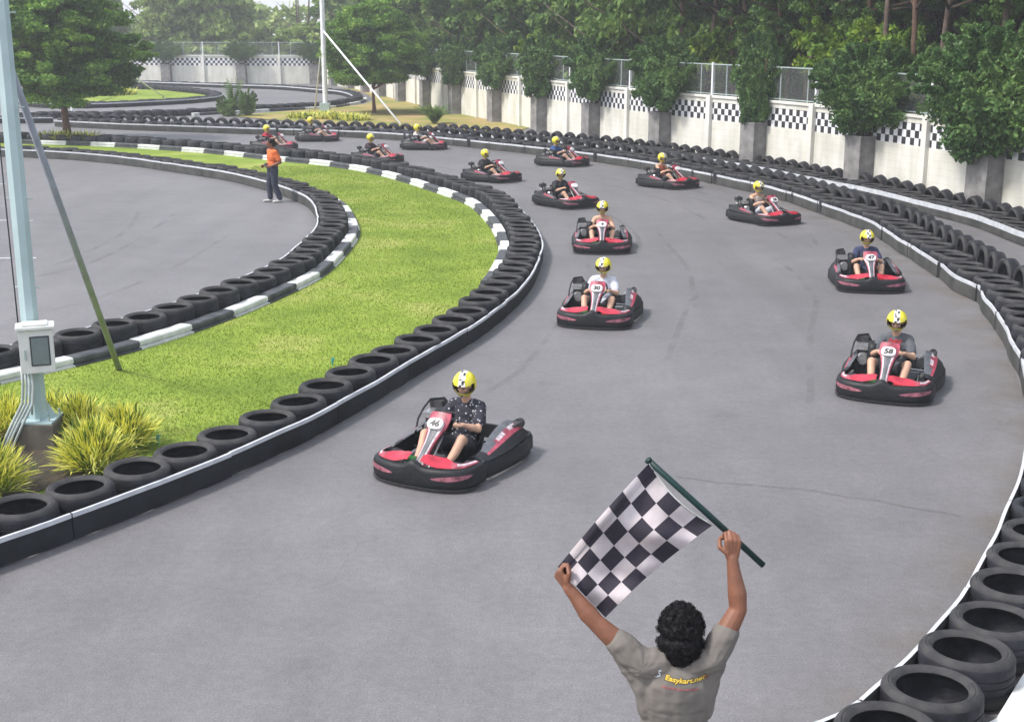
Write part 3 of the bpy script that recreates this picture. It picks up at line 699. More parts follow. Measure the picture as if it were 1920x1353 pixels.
spec={86.0:(2,(1.4,1.5,1.5),3.15),80.1:(2,(1.12,1.25,1.15),3.05),74.0:(1,(.78,.95,1.3),3.0),68.0:(0,(1.12,1.2,1.35),3.0),61.7:(0,(1.12,1.1,1.3),3.0),55.4:(1,(1.35,1.2,1.2),2.9),48.9:(0,(1.15,1.1,1.25),2.9),42.3:(1,(1.4,1.2,1.15),2.9),35.6:(0,(1.1,1.1,1.1),2.9),28.9:(2,(1.0,1.1,1.1),2.9),92:(2,(1.2,1.3,1.2),2.8),98:(2,(1,1.1,1),2.6)}
ords={86.0:'huge dark green climber spilling over the planter column at the right edge',80.1:'wide round green climber over the planter column second from the right edge',74.0:'narrow upright bright green climber on the third planter column from the right edge',68.0:'bushy grey green climber on the planter column fourth from the right edge',61.7:'bushy dark climber on the planter column fifth from the right edge',55.4:'dark climber on the planter column sixth from the right edge'}
for l in colL:
    p,t=WR.at(CL(l)); c=planter(p,t,1,'grey concrete planter column standing against the long cream wall','planter columns along the right wall')
    v=spec.get(l,(0,(.9,1,.9),2.5)); nn=Vector((-t.y,t.x))
    climbing(c+nn*.15,math.atan2(t.y,t.x),v[0],v[1],v[2]*.93,ords.get(l,'small leafy climber on a distant planter column of the long cream wall'))
for l in fcs:
    p,t=FWALL.at(l); c=planter(p,t,-1,'grey planter column against the far white wall','planter columns along the far wall')
    climbing(c,math.atan2(t.y,t.x)+PI,0,(.9,.8,.8),2.6,'small leafy climber over a planter column of the far white wall')
# ================================================================ TREES
def tree_crown(seed,rx,rz,nc,per,size,m,shape='ball',clr=.3):
    random.seed(seed); np.random.seed(seed); cl=[]
    if shape=='ball':
        for i in range(nc):
            while 1:
                p=Vector((random.uniform(-1,1),random.uniform(-1,1),random.uniform(-1,1)))
                if .35<p.length<1: break
            p*=(.8+.55*noise.noise(p*1.7+Vector((seed*2.3,0,0)))); k=random.uniform(.6,1.4)*clr
            cl.append(((p.x*rx,p.y*rx,p.z*rz),(k*rx*.62,k*rx*.62,k*rx*.38)))
    else:   # tiered
        T=shape
        for (z,r,th) in T:
            for i in range(int(nc*1.5*r/rx)):
                a=random.uniform(0,2*PI); q=math.sqrt(random.random())*r*(1+.28*noise.noise(Vector((math.cos(a)*1.5,math.sin(a)*1.5,z+seed))))
                cl.append(((q*math.cos(a),q*math.sin(a),z+.22*(1-q/r)-.25*(q/r)**3+random.uniform(-th,th)*1.6+.3*noise.noise(Vector((q*math.cos(a)*.9,q*math.sin(a)*.9,z)))),(random.uniform(.3,.7),random.uniform(.3,.7),random.uniform(.12,.28))))
    return quads_obj('crown',leaves(clump_cloud(cl,per,.45),size,flat=.3 if shape!='ball' else 0),m)
def trunk_mb(h,r,limbs,seed,lean=.0,top=.35):
    random.seed(seed); mb=MB(); pts=[];rr=[]
    for i in range(9):
        t=i/8; pts.append(Vector((lean*t*h+.06*math.sin(t*5+seed),.05*math.cos(t*4+seed),h*t))); rr.append(r*(1-(1-top)*t)*(1.35 if i==0 else 1))
    mb.tube(pts,rr,10)
    for k in range(limbs):
        t=random.uniform(.35,.95); b=pts[int(t*8)]; a=random.uniform(0,2*PI); L=h*random.uniform(.25,.5)
        e=b+Vector((math.cos(a)*L,math.sin(a)*L,L*random.uniform(.25,.7))); m_=(b+e)/2+Vector((0,0,-.1*L))
        mb.tube([b,m_,e],[r*.45,r*.3,r*.1],6)
    return mb
def tree(name,p,label,cat,crown,cz,cs,trunk,group=None,rz=0,bark='bark'):
    e=empty(name,(p[0],p[1],0),rz); tag(e,label,cat,group)
    if trunk: 
        o=link('trunk',trunk,e)
    for (cm,z,s,dx) in (crown if isinstance(crown,list) else [(crown,cz,cs,0)]):
        o=link('crown',cm,e); o.location=(dx,0,z); o.scale=s
    return e
# two tiered specimen trees
T1=tree_crown(21,3.3,1,44,230,.085,M['leaftier'],[(2.2,2.2,.12),(2.7,3.0,.25),(3.15,3.1,.25),(3.7,3.1,.25),(4.2,3.0,.25),(4.8,2.9,.25),(5.4,2.7,.25),(6.0,2.3,.25),(6.7,1.8,.25),(7.4,1.0,.2)])
p=unp(127,265)
mt=mesh_from('trunk',trunk_mb(6.8,.17,0,3,0,.25),[M['barkred']],True)
def tier_limbs(tiers,seed):
    random.seed(seed); mb=trunk_mb(tiers[-1][0],.16 if seed==3 else .10,0,seed,0,.25)
    for z,r,_ in tiers:
        for k in range(6):
            a=random.uniform(0,2*PI); mb.tube([(0,0,z-.55),(math.cos(a)*r*.45,math.sin(a)*r*.45,z-.2),(math.cos(a)*r*.85,math.sin(a)*r*.85,z)],[.06,.035,.012],5)
    return mb
mt=mesh_from('trunk',tier_limbs([(2.15,2.0,0),(2.75,2.9,0),(3.4,3,0),(4.1,2.9,0),(4.8,2.8,0),(5.5,2.6,0),(6.2,2.1,0),(7.2,1,0)],3),[M['barkred']],True)
tree('layered_tree',p,'dark green layered tree with reddish trunk at the far left','tree',T1,0,(1.02,1.02,1),mt,rz=.6)
T2=tree_crown(22,2.9,1,46,210,.08,M['leaftier'],[(1.95,1.7,.2),(2.4,2.5,.25),(2.9,2.8,.3),(3.4,2.9,.3),(3.9,2.8,.3),(4.5,2.5,.3),(5.1,1.9,.25),(5.6,1.1,.2)])
mt2=mesh_from('trunk',tier_limbs([(1.9,1.6,0),(2.6,2.3,0),(3.3,2.6,0),(4.0,2.6,0),(4.7,2.2,0),(5.4,1.4,0)],5),[M['barkred']],True)
for o_ in (mt2,):
    pass
tree('layered_tree',unp(702,212.5),'rounded green tree on the brown verge right of the tall white pole','tree',T2,0,(.98,.98,1.02),mt2,rz=2)
# forest: shared crowns
CB=[tree_crown(31+i,2.6,2.6,70,130,.17,M[m]) for i,m in enumerate(['leafdark','leafmid','leafmid'])]
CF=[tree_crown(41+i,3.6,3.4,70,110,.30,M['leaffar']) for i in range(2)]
CH=[tree_crown(51+i,2.2,3.0,60,110,.13,M[m],clr=.34) for i,m in enumerate(['leafdark','leafbrown'])]
TRK=[mesh_from('trunk',trunk_mb(9,.14,5,60+i,random.uniform(-.05,.05)),[M['barkgrey']],True) for i in range(4)]
TRK2=[mesh_from('trunk',trunk_mb(14,.105,7,70+i,random.uniform(-.07,.07),.5),[M['barkgrey'] if i%2 else M['bark']],True) for i in range(4)]
rng=random.Random(5)
def off_wall(l,d):
    p,t=WR.at(max(0,min(WR.len,l))); return p+Vector((-t.y,t.x))*d
# green bushy trees behind the wall, left part
i=0; l=1.0
while l<66:
    for d in (2.6,6.5,11):
        q=off_wall(l+rng.uniform(-1.2,1.2),d+rng.uniform(-.8,.8)); s=rng.uniform(.85,1.2)
        tree('broadleaf_tree',q,'leafy green tree standing behind the long wall left of the bare trunks','tree',[(CB[rng.randrange(3)],rng.uniform(3.2,4.2),(s,s,s*1.1),0),(CB[rng.randrange(3)],rng.uniform(6.8,8),(s*1.1,s*1.1,s*1.1),.6)],0,0,TRK[i%4],'leafy trees behind the long wall',rng.uniform(0,6)); i+=1
    l+=4.6
# right part: bare trunks with high crowns and dry understorey
l=60.0
while l<101:
    for d in (2.2,4.2,6.5,9,12):
        q=off_wall(l+rng.uniform(-1,1),d+rng.uniform(-.9,.9)); s=rng.uniform(.9,1.25)
        cr=[(CH[0],rng.uniform(9.5,11.5),(s*1.3,s*1.3,s),0)]
        if d>6: cr.append((CH[1],rng.uniform(5,7.5),(s*.7,s*.7,s*.9),0))
        if d<6 and rng.random()<.5: cr.append((CH[0],rng.uniform(5,6.5),(s*.5,s*.5,s*.55),0))
        tree('slender_tree',q,'tall thin tree with bare brown trunk behind the wall on the right','tree',cr,0,0,TRK2[i%4],'bare trunked trees behind the wall on the right',rng.uniform(0,6)); i+=1
    l+=1.7
BU=[bush_mesh(1.5,1.2,1.2,50,90,.11,M['leafbright'],81,0),bush_mesh(1.4,1.2,1.3,50,90,.11,M['leafmid'],82,0)]
def bush(q,s,z,lbl,grp=None,m=0,name='bush'):
    e=empty(name,(q[0],q[1],0),rng.uniform(0,6)); tag(e,lbl,'bush',grp); f=link('foliage',BU[m],e); f.location=(0,0,z); f.scale=s
    mb=MB()
    for k in range(5):
        a=random.uniform(0,6.28); mb.tube([(0,0,-.02),(math.cos(a)*.2,math.sin(a)*.2,z*.6),(math.cos(a)*.6,math.sin(a)*.6,z)],[.05,.035,.012],5)
    mk('stem',mb,M['bark'],e,smooth=True)
for l,d,z,s,m in [(63,2.4,3.1,1.0,1),(66,2.6,3.6,1.0,0),(71.2,1.6,3.3,.8,1),(74.5,2.2,3.9,1.0,0),(77.2,2.0,3.6,1.0,0),(78.8,2.6,3.2,.9,1),(83,2.6,2.6,.7,1),(85.5,3,3.4,.9,1),(90,2.4,3.6,1.1,1),(58,2.0,3.4,.9,0),(50,1.8,3.0,1,0),(44,2,3.2,1,1),(95,2.4,3.4,1.1,1)]:
    bush(off_wall(l,d),(s,s,s),z,'bright green bush rising behind the fence on the long wall' if m==0 else 'mid green bush rising behind the fence on the long wall','bright bushes behind the fence' if m==0 else 'green bushes behind the fence',m)
# far trees
k=0
for row,(dy,sp) in enumerate(((5,6),(14,7),(26,8))):
    x=-62
    while x<8:
        p=(x+rng.uniform(-1.5,1.5),118+dy+rng.uniform(-1.5,1.5)+(abs(x+16)*.02)); px,_=proj((p[0],p[1],6))
        gap=(abs(px-288)<22 or abs(px-572)<26)
        s=rng.uniform(.85,1.15); 
        cz=rng.uniform(3.2,4.2)
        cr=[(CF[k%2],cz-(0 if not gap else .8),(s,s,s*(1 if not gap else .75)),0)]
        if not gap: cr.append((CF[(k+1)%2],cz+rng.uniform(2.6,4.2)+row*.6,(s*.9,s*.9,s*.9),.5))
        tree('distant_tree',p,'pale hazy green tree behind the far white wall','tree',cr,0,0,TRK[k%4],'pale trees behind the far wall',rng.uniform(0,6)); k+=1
        x+=sp
# wood closing the view
def wood(name,pts,n,size,m,zr,label):
    V=[]; P=Path([Vector(p) for p in pts]); np.random.seed(9)
    C=np.zeros((n,3)); cnt=n//60; 
    cc=[]
    for i in range(cnt):
        p,t=P.at(random.random()*P.len); nn=Vector((-t.y,t.x)); p=p+nn*random.uniform(0,5); cc.append(((p.x,p.y,random.uniform(*zr)),(random.uniform(.8,1.9),random.uniform(.8,1.9),random.uniform(.7,1.5))))
    o=link(name,quads_obj(name,leaves(clump_cloud(cc,60),size),m)); tag(o,label,'wood',kind='stuff')
wood('woodland',[off_wall(l,15) for l in range(60,101,5)]+[Vector((42,14))],42000,.22,M['leafbrown'],(0,12),'dark brown tangle of the wood closing the view behind the bare trunks')
wood('woodland',[off_wall(l,17) for l in range(0,66,6)],34000,.30,M['leafdark'],(0,10.5),'dark green mass of the wood behind the leafy trees')
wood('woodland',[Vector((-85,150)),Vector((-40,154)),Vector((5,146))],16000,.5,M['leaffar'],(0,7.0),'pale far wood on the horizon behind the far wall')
# verge plants ------------------------------------------------------------------
def blades_mesh(nb,h,r,w,seed,spread=1.0):
    random.seed(seed); Y=MB()
    for i in range(nb):
        a=random.uniform(0,2*PI); q=random.random()**.7*r*.45; L=h*random.uniform(.6,1.15); le=random.uniform(.15,1.0)*spread
        b=Vector((math.cos(a)*q,math.sin(a)*q,0)); a2=a+random.uniform(-.5,.5); d=Vector((math.cos(a2),math.sin(a2),0)); sd=Vector((-d.y,d.x,0))*w
        pts=[]
        for k in range(5):
            t=k/4; pts.append(b+d*(L*le*.8*t**1.6)+Vector((0,0,L*(t-.42*le*t*t))))
        vs=[];fs=[];
        for k,pp in enumerate(pts):
            ww=(1,1.1,.95,.65,.08)[k]
            vs+=[pp-sd*ww,pp+sd*ww]
        fs=[(2*k,2*k+1,2*k+3,2*k+2) for k in range(4)]
        Y.add(vs,fs,0 if random.random()<.62 else 1)
    return Y
def mound_mesh(nb,h,r,w,seed):
    random.seed(seed); Y=MB()
    for i in range(nb):
        a=random.uniform(0,2*PI); q=random.random()**.5; el=random.uniform(.15,1.45); rad=random.uniform(.25,.8)
        b=Vector((math.cos(a)*math.cos(el)*r*.5*rad,math.sin(a)*math.cos(el)*r*.5*rad,math.sin(el)*h*.72*rad))
        d=Vector((math.cos(a)*math.cos(el),math.sin(a)*math.cos(el),.55+math.sin(el)*.7)); d+=Vector((random.gauss(0,.35),random.gauss(0,.35),random.gauss(0,.2))); d.normalize()
        L=h*random.uniform(.32,.52); sd=d.cross(Vector((0,0,1))+Vector((random.gauss(0,.3),random.gauss(0,.3),0))).normalized()*w; pts=[]
        for k in range(5):
            t=k/4; pts.append(b+d*L*t+Vector((0,0,-.30*L*t*t*(1.2-d.z))))
        vs=[]
        for k,pp in enumerate(pts):
            ww=(.7,1.1,1.0,.7,.08)[k]; vs+=[pp-sd*ww,pp+sd*ww]
        Y.add(vs,[(2*k,2*k+1,2*k+3,2*k+2) for k in range(4)],0 if random.random()<.72 else 1)
    return Y
def grass_clump(px,py,h,r,nb,w,lbl,seed,name='ornamental_grass'):
    p=unp(px,py,.05); o=mk(name,mound_mesh(nb*2,h,r,w,seed),[M['yellowblade'],M['greenblade']],loc=(p.x,p.y,.04)); tag(o,lbl,'plant'); return o
grass_clump(178,880,.68,.84,820,.0075,'large yellow variegated grass clump right of the concrete footing',1)
grass_clump(235,838,.60,.80,620,.0075,'yellow variegated grass clump nearest the lawn tyres, rightmost of the bed',2)
grass_clump(150,815,.60,.8,560,.0075,'yellow variegated grass clump behind the largest clump, right of the mast',3)
grass_clump(16,815,.60,.85,560,.0075,'yellow variegated grass clump left of the conduits behind the mast foot',4)
grass_clump(-12,925,.68,.8,620,.0075,'yellow variegated grass clump at the left edge in front of the conduits',5)
grass_clump(105,795,.5,.7,320,.0075,'low yellow variegated grass clump just behind the mast foot',6)
for i,(px,py) in enumerate([(565,222),(588,223),(640,224),(665,226),(610,220)]):
    p=unp(px,py); o=mk('ornamental_grass',blades_mesh(260,.42,1.7,.035,20+i,1.5),[M['yellowblade'],M['greenblade']],loc=(p.x,p.y,.03)); tag(o,'yellow grass tuft at the foot of the tall white pole','plant','yellow tufts at the white pole')
for i,(px,py) in enumerate([(195,180),(215,179),(232,178),(208,176)]):
    p=unp(px,py); o=mk('ornamental_grass',blades_mesh(220,.6,2.0,.05,30+i,1.4),[M['yellowblade'],M['greenblade']],loc=(p.x,p.y,.03)); tag(o,'yellow flowering tuft on the far hairpin lawn','plant','yellow tufts on the hairpin lawn')
for i,(px,py) in enumerate([(92,268.5),(106,269),(119,270),(138,270),(152,270.5),(168,271)]):
    p=unp(px,py); o=mk('ornamental_grass',blades_mesh(130,.62,1.0,.03,40+i,1.3),[M['yellowblade'],M['greenblade']],loc=(p.x,p.y,.03)); tag(o,'low yellow tuft around the reddish trunk at the far left','plant','yellow tufts around the reddish trunk')
def cycad(px,py,h,nb,lbl,seed,spread=.8):
    p=unp(px,py); random.seed(seed); mb=MB()
    for i in range(nb):
        a=random.uniform(0,2*PI); L=h*random.uniform(.8,1.1); d=Vector((math.cos(a),math.sin(a),0)); sd=Vector((-d.y,d.x,0)); le=random.uniform(.2,1)*spread
        mb.tube([d*(L*le*(k/6)**1.4)+Vector((0,0,L*(k/6-.35*le*(k/6)**2))) for k in range(7)],[.03,.022,.02,.018,.014,.01,.005],4)
        for k in range(1,14):
            t=k/13; c=d*(L*le*t**1.4)+Vector((0,0,L*(t-.35*le*t*t))); w=.22*math.sin(PI*min(1,t*.85+.12))
            for s_ in (-1,1):
                mb.add([c,c+sd*s_*w+Vector((0,0,-.03))+d*.06,c+sd*s_*w*.95+d*.10,c+d*.05],[(0,1,2,3)])
    e=mk('cycad',mb,M['leafmid'],loc=(p.x,p.y,.03)); tag(e,lbl,'plant')
cycad(815,233,1.1,34,'low green cycad on the verge right of the long slanting brace',1,1.0)
cycad(440,217,2.0,22,'upright palm like plant above the far tyre rows',2,.35)
bush(unp(428,218),(.45,.45,.4),.5,'small dark shrub left of the upright palm like plant',None,1,'shrub')
bush(unp(462,218),(.42,.42,.55),.65,'small dark shrub right of the upright palm like plant',None,1,'shrub')
# ================================================================ MASTS
def mast(px,py,h,r0,r1,lbl,braces,blbl,base=True,boxz=None):
    p=unp(px,py); e=empty('light_mast',(p.x,p.y,0)); tag(e,lbl,'mast')
    mb=MB(); mb.tube([(0,0,.32 if base else 0),(0,0,h)],[r0,r1],8); mk('pole',mb,M['mastpaint'],e)
    for (ax,ay,az,bx,by,r) in braces:
        b=unp(bx,by); mb=MB(); mb.tube([(0,0,az),(b.x-p.x,b.y-p.y,0)],r,10); mk('brace',mb,M['brace'] if base else M['wallwhite'],e,smooth=True)
    return e,p
# near mast: brace starts where the photo shows it on the pole
pn=unp(78,838)
zb=None
for zz in [i*.02 for i in range(100,450)]:
    if proj((pn.x,pn.y,zz))[1]<100: zb=zz; break
e,p=mast(78,838,9.0,.105,.085,'pale blue grey lighting mast with switch cabinet at the left edge',[(0,0,zb or 4.3,225,697,.043)],'')
mb=MB(); mb.box((0,0,.13),(.5,.5,.42)); mk('footing',mb,M['footing'],e,bevel=.01)
mb=MB(); mb.box((0,0,.352),(.44,.44,.022)); 
for a in range(4):
    an=a*PI/2+.4
    mb.add([(math.cos(an)*.10,math.sin(an)*.10,.364),(math.cos(an)*.2,math.sin(an)*.2,.364),(math.cos(an)*.10,math.sin(an)*.10,.56)],[(0,1,2)])
mk('base_plate',mb,M['mastpaint'],e)
mb=MB()
for a,b in ((-1,-1),(-1,1),(1,-1),(1,1)): mb.cyl((a*.18,b*.18,.36),(a*.18,b*.18,.42),.014,6)
mk('anchor_bolt',mb,M['galv'],e)
# cabinet on the camera side
cab=MB(); cab.box((.09,-.26,1.23),(.40,.24,.50)); c=mk('switch_cabinet',cab,M['boxwhite'],e,bevel=.008)
mb=MB(); mb.box((.09,-.27,1.50),(.45,.30,.035)); mb.box((.09,-.27,1.53),(.30,.22,.02)); mk('cabinet_roof',mb,M['boxwhite'],c,bevel=.006)
mb=MB(); mb.box((.13,-.386,1.235),(.225,.012,.34)); mk('door_gasket',mb,M['cable'],c,bevel=.004)
mb=MB(); mb.box((.13,-.394,1.235),(.195,.010,.31)); mk('door_window',mb,M['boxglass'],c,bevel=.003)
mb=MB(); mb.box((-.045,-.39,1.2),(.022,.02,.12)); mk('handle',mb,M['galv'],c,bevel=.003)
c.rotation_euler[2]=R(19); c.scale=(.92,1,1); c.location=(-.03,0,0)
for i,(dx,fx) in enumerate([(-.06,-.33),(-.02,-.29),(.02,-.26),(.06,-.20)]):
    mb=MB(); mb.tube([(dx,-.22,.99),(dx-.005,-.22,.8),(dx-.03,-.22,.6),((dx+fx)/2-.03,-.25,.35),(fx-.04,-.3,.05)],.016,8); mk('conduit',mb,M['conduit'],e,smooth=True)
mb=MB(); mb.tube([(.06,-.2,.99),(.03,-.2,.7),(-.01,-.17,.45)],.013,8); mk('conduit',mb,M['conduit'],e,smooth=True)
mb=MB(); mb.tube([(-.125,-.03,1.48),(-.14,-.02,3),(-.15,-.02,5),(-.15,-.02,8.8)],.008,6); mk('cable',mb,M['cable'],e,smooth=True)
mb=MB()
for z in (1.9,2.9,3.9,4.9,5.9): mb.cyl((-.14,0,z),(.16,0,z),.009,6)
mk('climbing_peg',mb,M['galv'],e)
# far masts
pf=unp(611,217)
def zat(p,ypx):
    for i in range(1,600):
        if proj((p.x,p.y,i*.03))[1]<ypx: return i*.03
zb=zat(pf,58)
e,p=mast(611,217,13,.14,.12,'tall white pole with slanting braces on the brown verge',[(0,0,zb,752,234,.05),(0,0,zb*.97,590,207,.045)],'',base=False)
for ch in e.children:
    if ch.name.startswith('pole'): ch.data.materials[0]=M['wallwhite']
mb=MB(); mb.box((0,-.2,.35),(.55,.5,.7)); mk('junction_box',mb,M['galv'],e,bevel=.01)
pt=unp(137,218)
e,p=mast(137,218,12,.11,.1,'slim white pole half hidden behind the dark layered tree',[(0,0,zat(pt,60),309,183,.05)],'',base=False)
for ch in e.children:
    if ch.name.startswith('pole'): ch.data.materials[0]=M['wallwhite']
# sprinklers
for px,py,l in [(573,531,'small teal sprinkler head on the kerb of the paddock side'),(113,696,'small teal sprinkler head on the lawn right of the cabinet'),(297,838,'small dark teal sprinkler head beside the rightmost yellow clump'),(624,690,'small teal sprinkler head behind the island tyres')]:
    p=unp(px,py); mb=MB(); mb.cyl((0,0,0),(0,0,.08),.010,8); mb.cyl((0,0,.07),(0,0,.11),.022,10,r2=.015); mb.box((.012,0,.115),(.05,.016,.014))
    o=mk('sprinkler_head',mb,M['teal'],loc=(p.x,p.y,.03)); tag(o,l,'sprinkler')
# ================================================================ KART (forward = -Y)
half=[(0,-.985),(.16,-.98),(.32,-.962),(.46,-.925),(.57,-.865),(.64,-.78),(.672,-.67),(.685,-.55),(.685,-.43)]
front=[Vector((-a,b)) for a,b in reversed(half[1:])]+[Vector(q) for q in half]
def loft_path(P,sec,closed_sec=True,zf=None):
    """P list of 2D pts, sec [(inset,z)], inset to the left normal of travel"""
    rs=[]
    for i,p in enumerate(P):
        t=(P[min(i+1,len(P)-1)]-P[max(i-1,0)]).normalized(); nn=Vector((-t.y,t.x)); u=i/(len(P)-1)
        rs.append([(*(p+nn*a),z*(zf(u,z) if zf else 1)) for a,z in sec])
    return rs
KP={}
def kart_parts():
    d={}
    def put(k,mb,mats,sm=40,bevel=0):
        me=mesh_from(k,mb,mats if isinstance(mats,list) else [mats])
        if bevel:
            import bmesh
            bm=bmesh.new(); bm.from_mesh(me); bmesh.ops.remove_doubles(bm,verts=bm.verts,dist=1e-5)
            bmesh.ops.bevel(bm,geom=[e for e in bm.edges if e.is_manifold and e.calc_face_angle(0)>0.5],offset=bevel,segments=2,affect='EDGES',clamp_overlap=True); bm.to_mesh(me); bm.free()
        autosmooth(me,sm); return me
    fp=smooth_path(front,.05)
    mb=MB(); mb.rings(loft_path(fp,[(.03,.03),(.005,.05),(-.004,.10),(.0,.20),(.012,.235),(.035,.252),(.085,.255),(.13,.22),(.14,.10),(.10,.035)],zf=lambda u,z:1+.27*math.exp(-((u-.5)/.045)**2)*(z>.15)))
    d['front_bumper']=put('front_bumper',mb,M['kplastic'],60)
    mb=MB(); mb.rings(loft_path(fp[3:-3],[(-.008,.03),(-.010,.045),(.002,.046),(.002,.03)])); d['bumper_lip']=put('bumper_lip',mb,M['kengine'])
    # red fairing panels left and right, on top of the bumper
    fpp=Path(fp); Lf=fpp.len
    def panel(side):
        mb=MB(); nu,nv=22,6; rs=[]
        for i in range(nu+1):
            t=i/nu; l=Lf/2+side*(.085+t*(Lf/2-.15)); p,tt=fpp.at(l); nn=Vector((-tt.y,tt.x))
            w=(.10+.11*math.sin(min(1,t*2.4+.1)*PI/2)) if t<.34 else .045+.165*max(0,1-(t-.34)/.24)**1.3
            w=max(w,.05); z0=.259+.05*math.exp(-(t/.13)**2); zi=z0+.055*(1-t)**.8*(1 if t>.12 else .5+t*4.2)+.012
            rs.append([(*(p+nn*(.062+w*v/nv)), z0+(zi-z0)*math.sin(v/nv*PI/2)+.006) for v in range(nv+1)])
        vs=[q for r in rs for q in r]; fs=[];ms=[]
        for i in range(nu):
            for v in range(nv):
                a=i*(nv+1)+v; fs.append((a,a+nv+1,a+nv+2,a+1) if side<0 else (a,a+1,a+nv+2,a+nv+1)); t=i/nu
                ms.append(0 if t<.42 else (2 if (v in(2,3,4) and t>.5) else 1))
        mb.add(vs,fs,ms); return mb
    for s,k in ((-1,'fairing_panel_a'),(1,'fairing_panel_b')):
        d[k]=put('fairing_panel',panel(s),[M['kred'],M['kpink'],M['kwhite']],60)
    # swoosh decals on the black wall
    for s,k in ((-1,'decal_a'),(1,'decal_b')):
        mb=MB(); vs=[];fs=[]
        for i in range(11):
            t=i/10; l=Lf/2+s*(Lf/2*(.24+.5*t)); p,tt=fpp.at(l); nn=Vector((-tt.y,tt.x)); h=.028*math.sin(t*PI)**.6+.002; zc=.155+.035*t
            vs+=[(*(p-nn*.006),zc-h),(*(p-nn*.004),zc+h*.8)]
        fs=[(2*i,2*i+2,2*i+3,2*i+1) if s>0 else (2*i,2*i+1,2*i+3,2*i+2) for i in range(10)]
        mb.add(vs,fs); d[k]=put('decal',mb,M['kdecal'],60)
    # side pods
    for s,k in ((-1,'a'),(1,'b')):
        sp=smooth_path([Vector((s*x,y)) for x,y in [(.655,-.385),(.68,-.30),(.71,-.05),(.735,.25),(.73,.5),(.69,.70),(.62,.82)]],.08)
        sec=[(.03,.035),(0,.06),(-.004,.12),(.006,.20),(.03,.225),(.055,.225),(.07,.05)]
        if s<0: sec=[(-a,z) for a,z in reversed(sec)]
        # normal direction: travel rear-ward on +x side -> left normal points outward; flip
        sec=[(a if s>0 else a,z) for a,z in sec]
        mb=MB(); sec2=[((a) ,z) for a,z in sec]
        rs=[]
        for i,p in enumerate(sp):
            t=(sp[min(i+1,len(sp)-1)]-sp[max(i-1,0)]).normalized(); nn=Vector((-t.y,t.x)); 
            if nn.x*s>0: nn=-nn          # inward
            rs.append([(*(p+nn*abs(a) if a>=0 or s<0 else p+nn*a),z) for a,z in [(.03,.035),(0,.06),(.0,.12),(.006,.20),(.03,.228),(.055,.228),(.07,.05)]])
        mb.rings(rs); d['side_bumper_'+k]=put('side_bumper',mb,M['kplastic'],60)
        # pod panel: rises inward and to the rear
        mb=MB(); nu,nv=18,6; vs=[];fs=[];ms=[]
        for i in range(nu+1):
            t=i/nu; y=-.36+1.12*t; xo=.655+.055*math.sin(t*PI)-.05*max(0,t-.8)*5*.5; xi=(.52 if s>0 else .57)-(.10 if s>0 else .05)*math.sin(min(1,t*1.25)*PI/2)
            zo=.232+.03*t; zi=.27+(.17 if s>0 else .12)*math.sin(min(1,t*1.25)*PI/2)**1.2*(1-.45*max(0,(t-.78)/.22)**2)
            for v in range(nv+1):
                w=v/nv; vs.append((s*(xo+(xi-xo)*w),y,zo+(zi-zo)*math.sin(w*PI/2)))
        for i in range(nu):
            for v in range(nv):
                a=i*(nv+1)+v; fs.append((a,a+1,a+nv+2,a+nv+1) if s<0 else (a,a+nv+1,a+nv+2,a+1)); t=i/nu
                ms.append(2 if v==0 else (2 if (v==1 or (s<0 and t>.55) or t<.1) else ((1 if s>0 and v==3 and i%5>1 else 0) if t>.30 and v in(2,3) else (0 if v==2 else 4))))
        b=len(vs); mb.add(vs,fs,ms)
        d['side_panel_'+k]=put('side_panel',mb,[M['kpink'],M['kwhite'],M['kplastic'],M['kgrey'],M['kgrey']],50)
    # rear bumper
    rp=smooth_path([Vector(q) for q in [(.66,.70),(.66,.80),(.61,.90),(.48,.955),(.25,.975),(0,.98),(-.25,.975),(-.48,.955),(-.61,.90),(-.66,.80),(-.66,.70)]],.06)
    mb=MB(); mb.rings(loft_path(rp,[(.0,.07),(-.004,.10),(0,.20),(.02,.24),(.06,.24),(.08,.08)])); d['rear_bumper']=put('rear_bumper',mb,M['kplastic'],60)
    # chassis
    mb=MB(); mb.box((0,-.28,.045),(.86,.98,.012)); mb.box((0,.45,.05),(.62,.62,.02)); d['floor_pan']=put('floor_pan',mb,M['kgrey'])
    mb=MB()
    for s in (-1,1):
        mb.tube([(s*.30,-.85,.09),(s*.33,-.6,.07),(s*.38,-.2,.07),(s*.36,.3,.07),(s*.33,.85,.09)],.016,8)
        mb.tube([(s*.34,-.45,.08),(s*.52,-.44,.13)],.014,6); mb.tube([(s*.36,.1,.08),(s*.62,.1,.12)],.014,6); mb.tube([(s*.36,-.25,.08),(s*.62,-.28,.12)],.014,6)
    mb.tube([(-.3,-.85,.09),(.3,-.85,.09)],.016,8); mb.tube([(-.6,.58,.14),(.6,.58,.14)],.02,8); mb.tube([(0,-.62,.1),(0,-.30,.36),(0,-.17,.50)],.012,8)
    d['frame']=put('frame',mb,M['kmetal'],60)
    # steering fairing
    secs=[(-.83,.235,.075),(-.78,.29,.062),(-.70,.35,.06),(-.58,.43,.07),(-.48,.505,.095),(-.42,.56,.13),(-.37,.61,.142),(-.31,.665,.14),(-.285,.69,.125)]
    mb=MB(); cols=[-1,-.78,-.5,0,.5,.78,1]; vs=[];fs=[];ms=[]
    for (y,z,w) in secs:
        for c in cols: vs.append((c*w,y+.025*abs(c)**2,z-.012*abs(c)**2))
    nb=len(cols)
    for i in range(len(secs)-1):
        for j in range(nb-1):
            a=i*nb+j; fs.append((a,a+1,a+nb+1,a+nb)); ms.append([0,1,2,2,1,0][j] if i<5 else [0,0,2,2,0,0][j] if i==5 else 0)
    mb.add(vs,fs,ms)
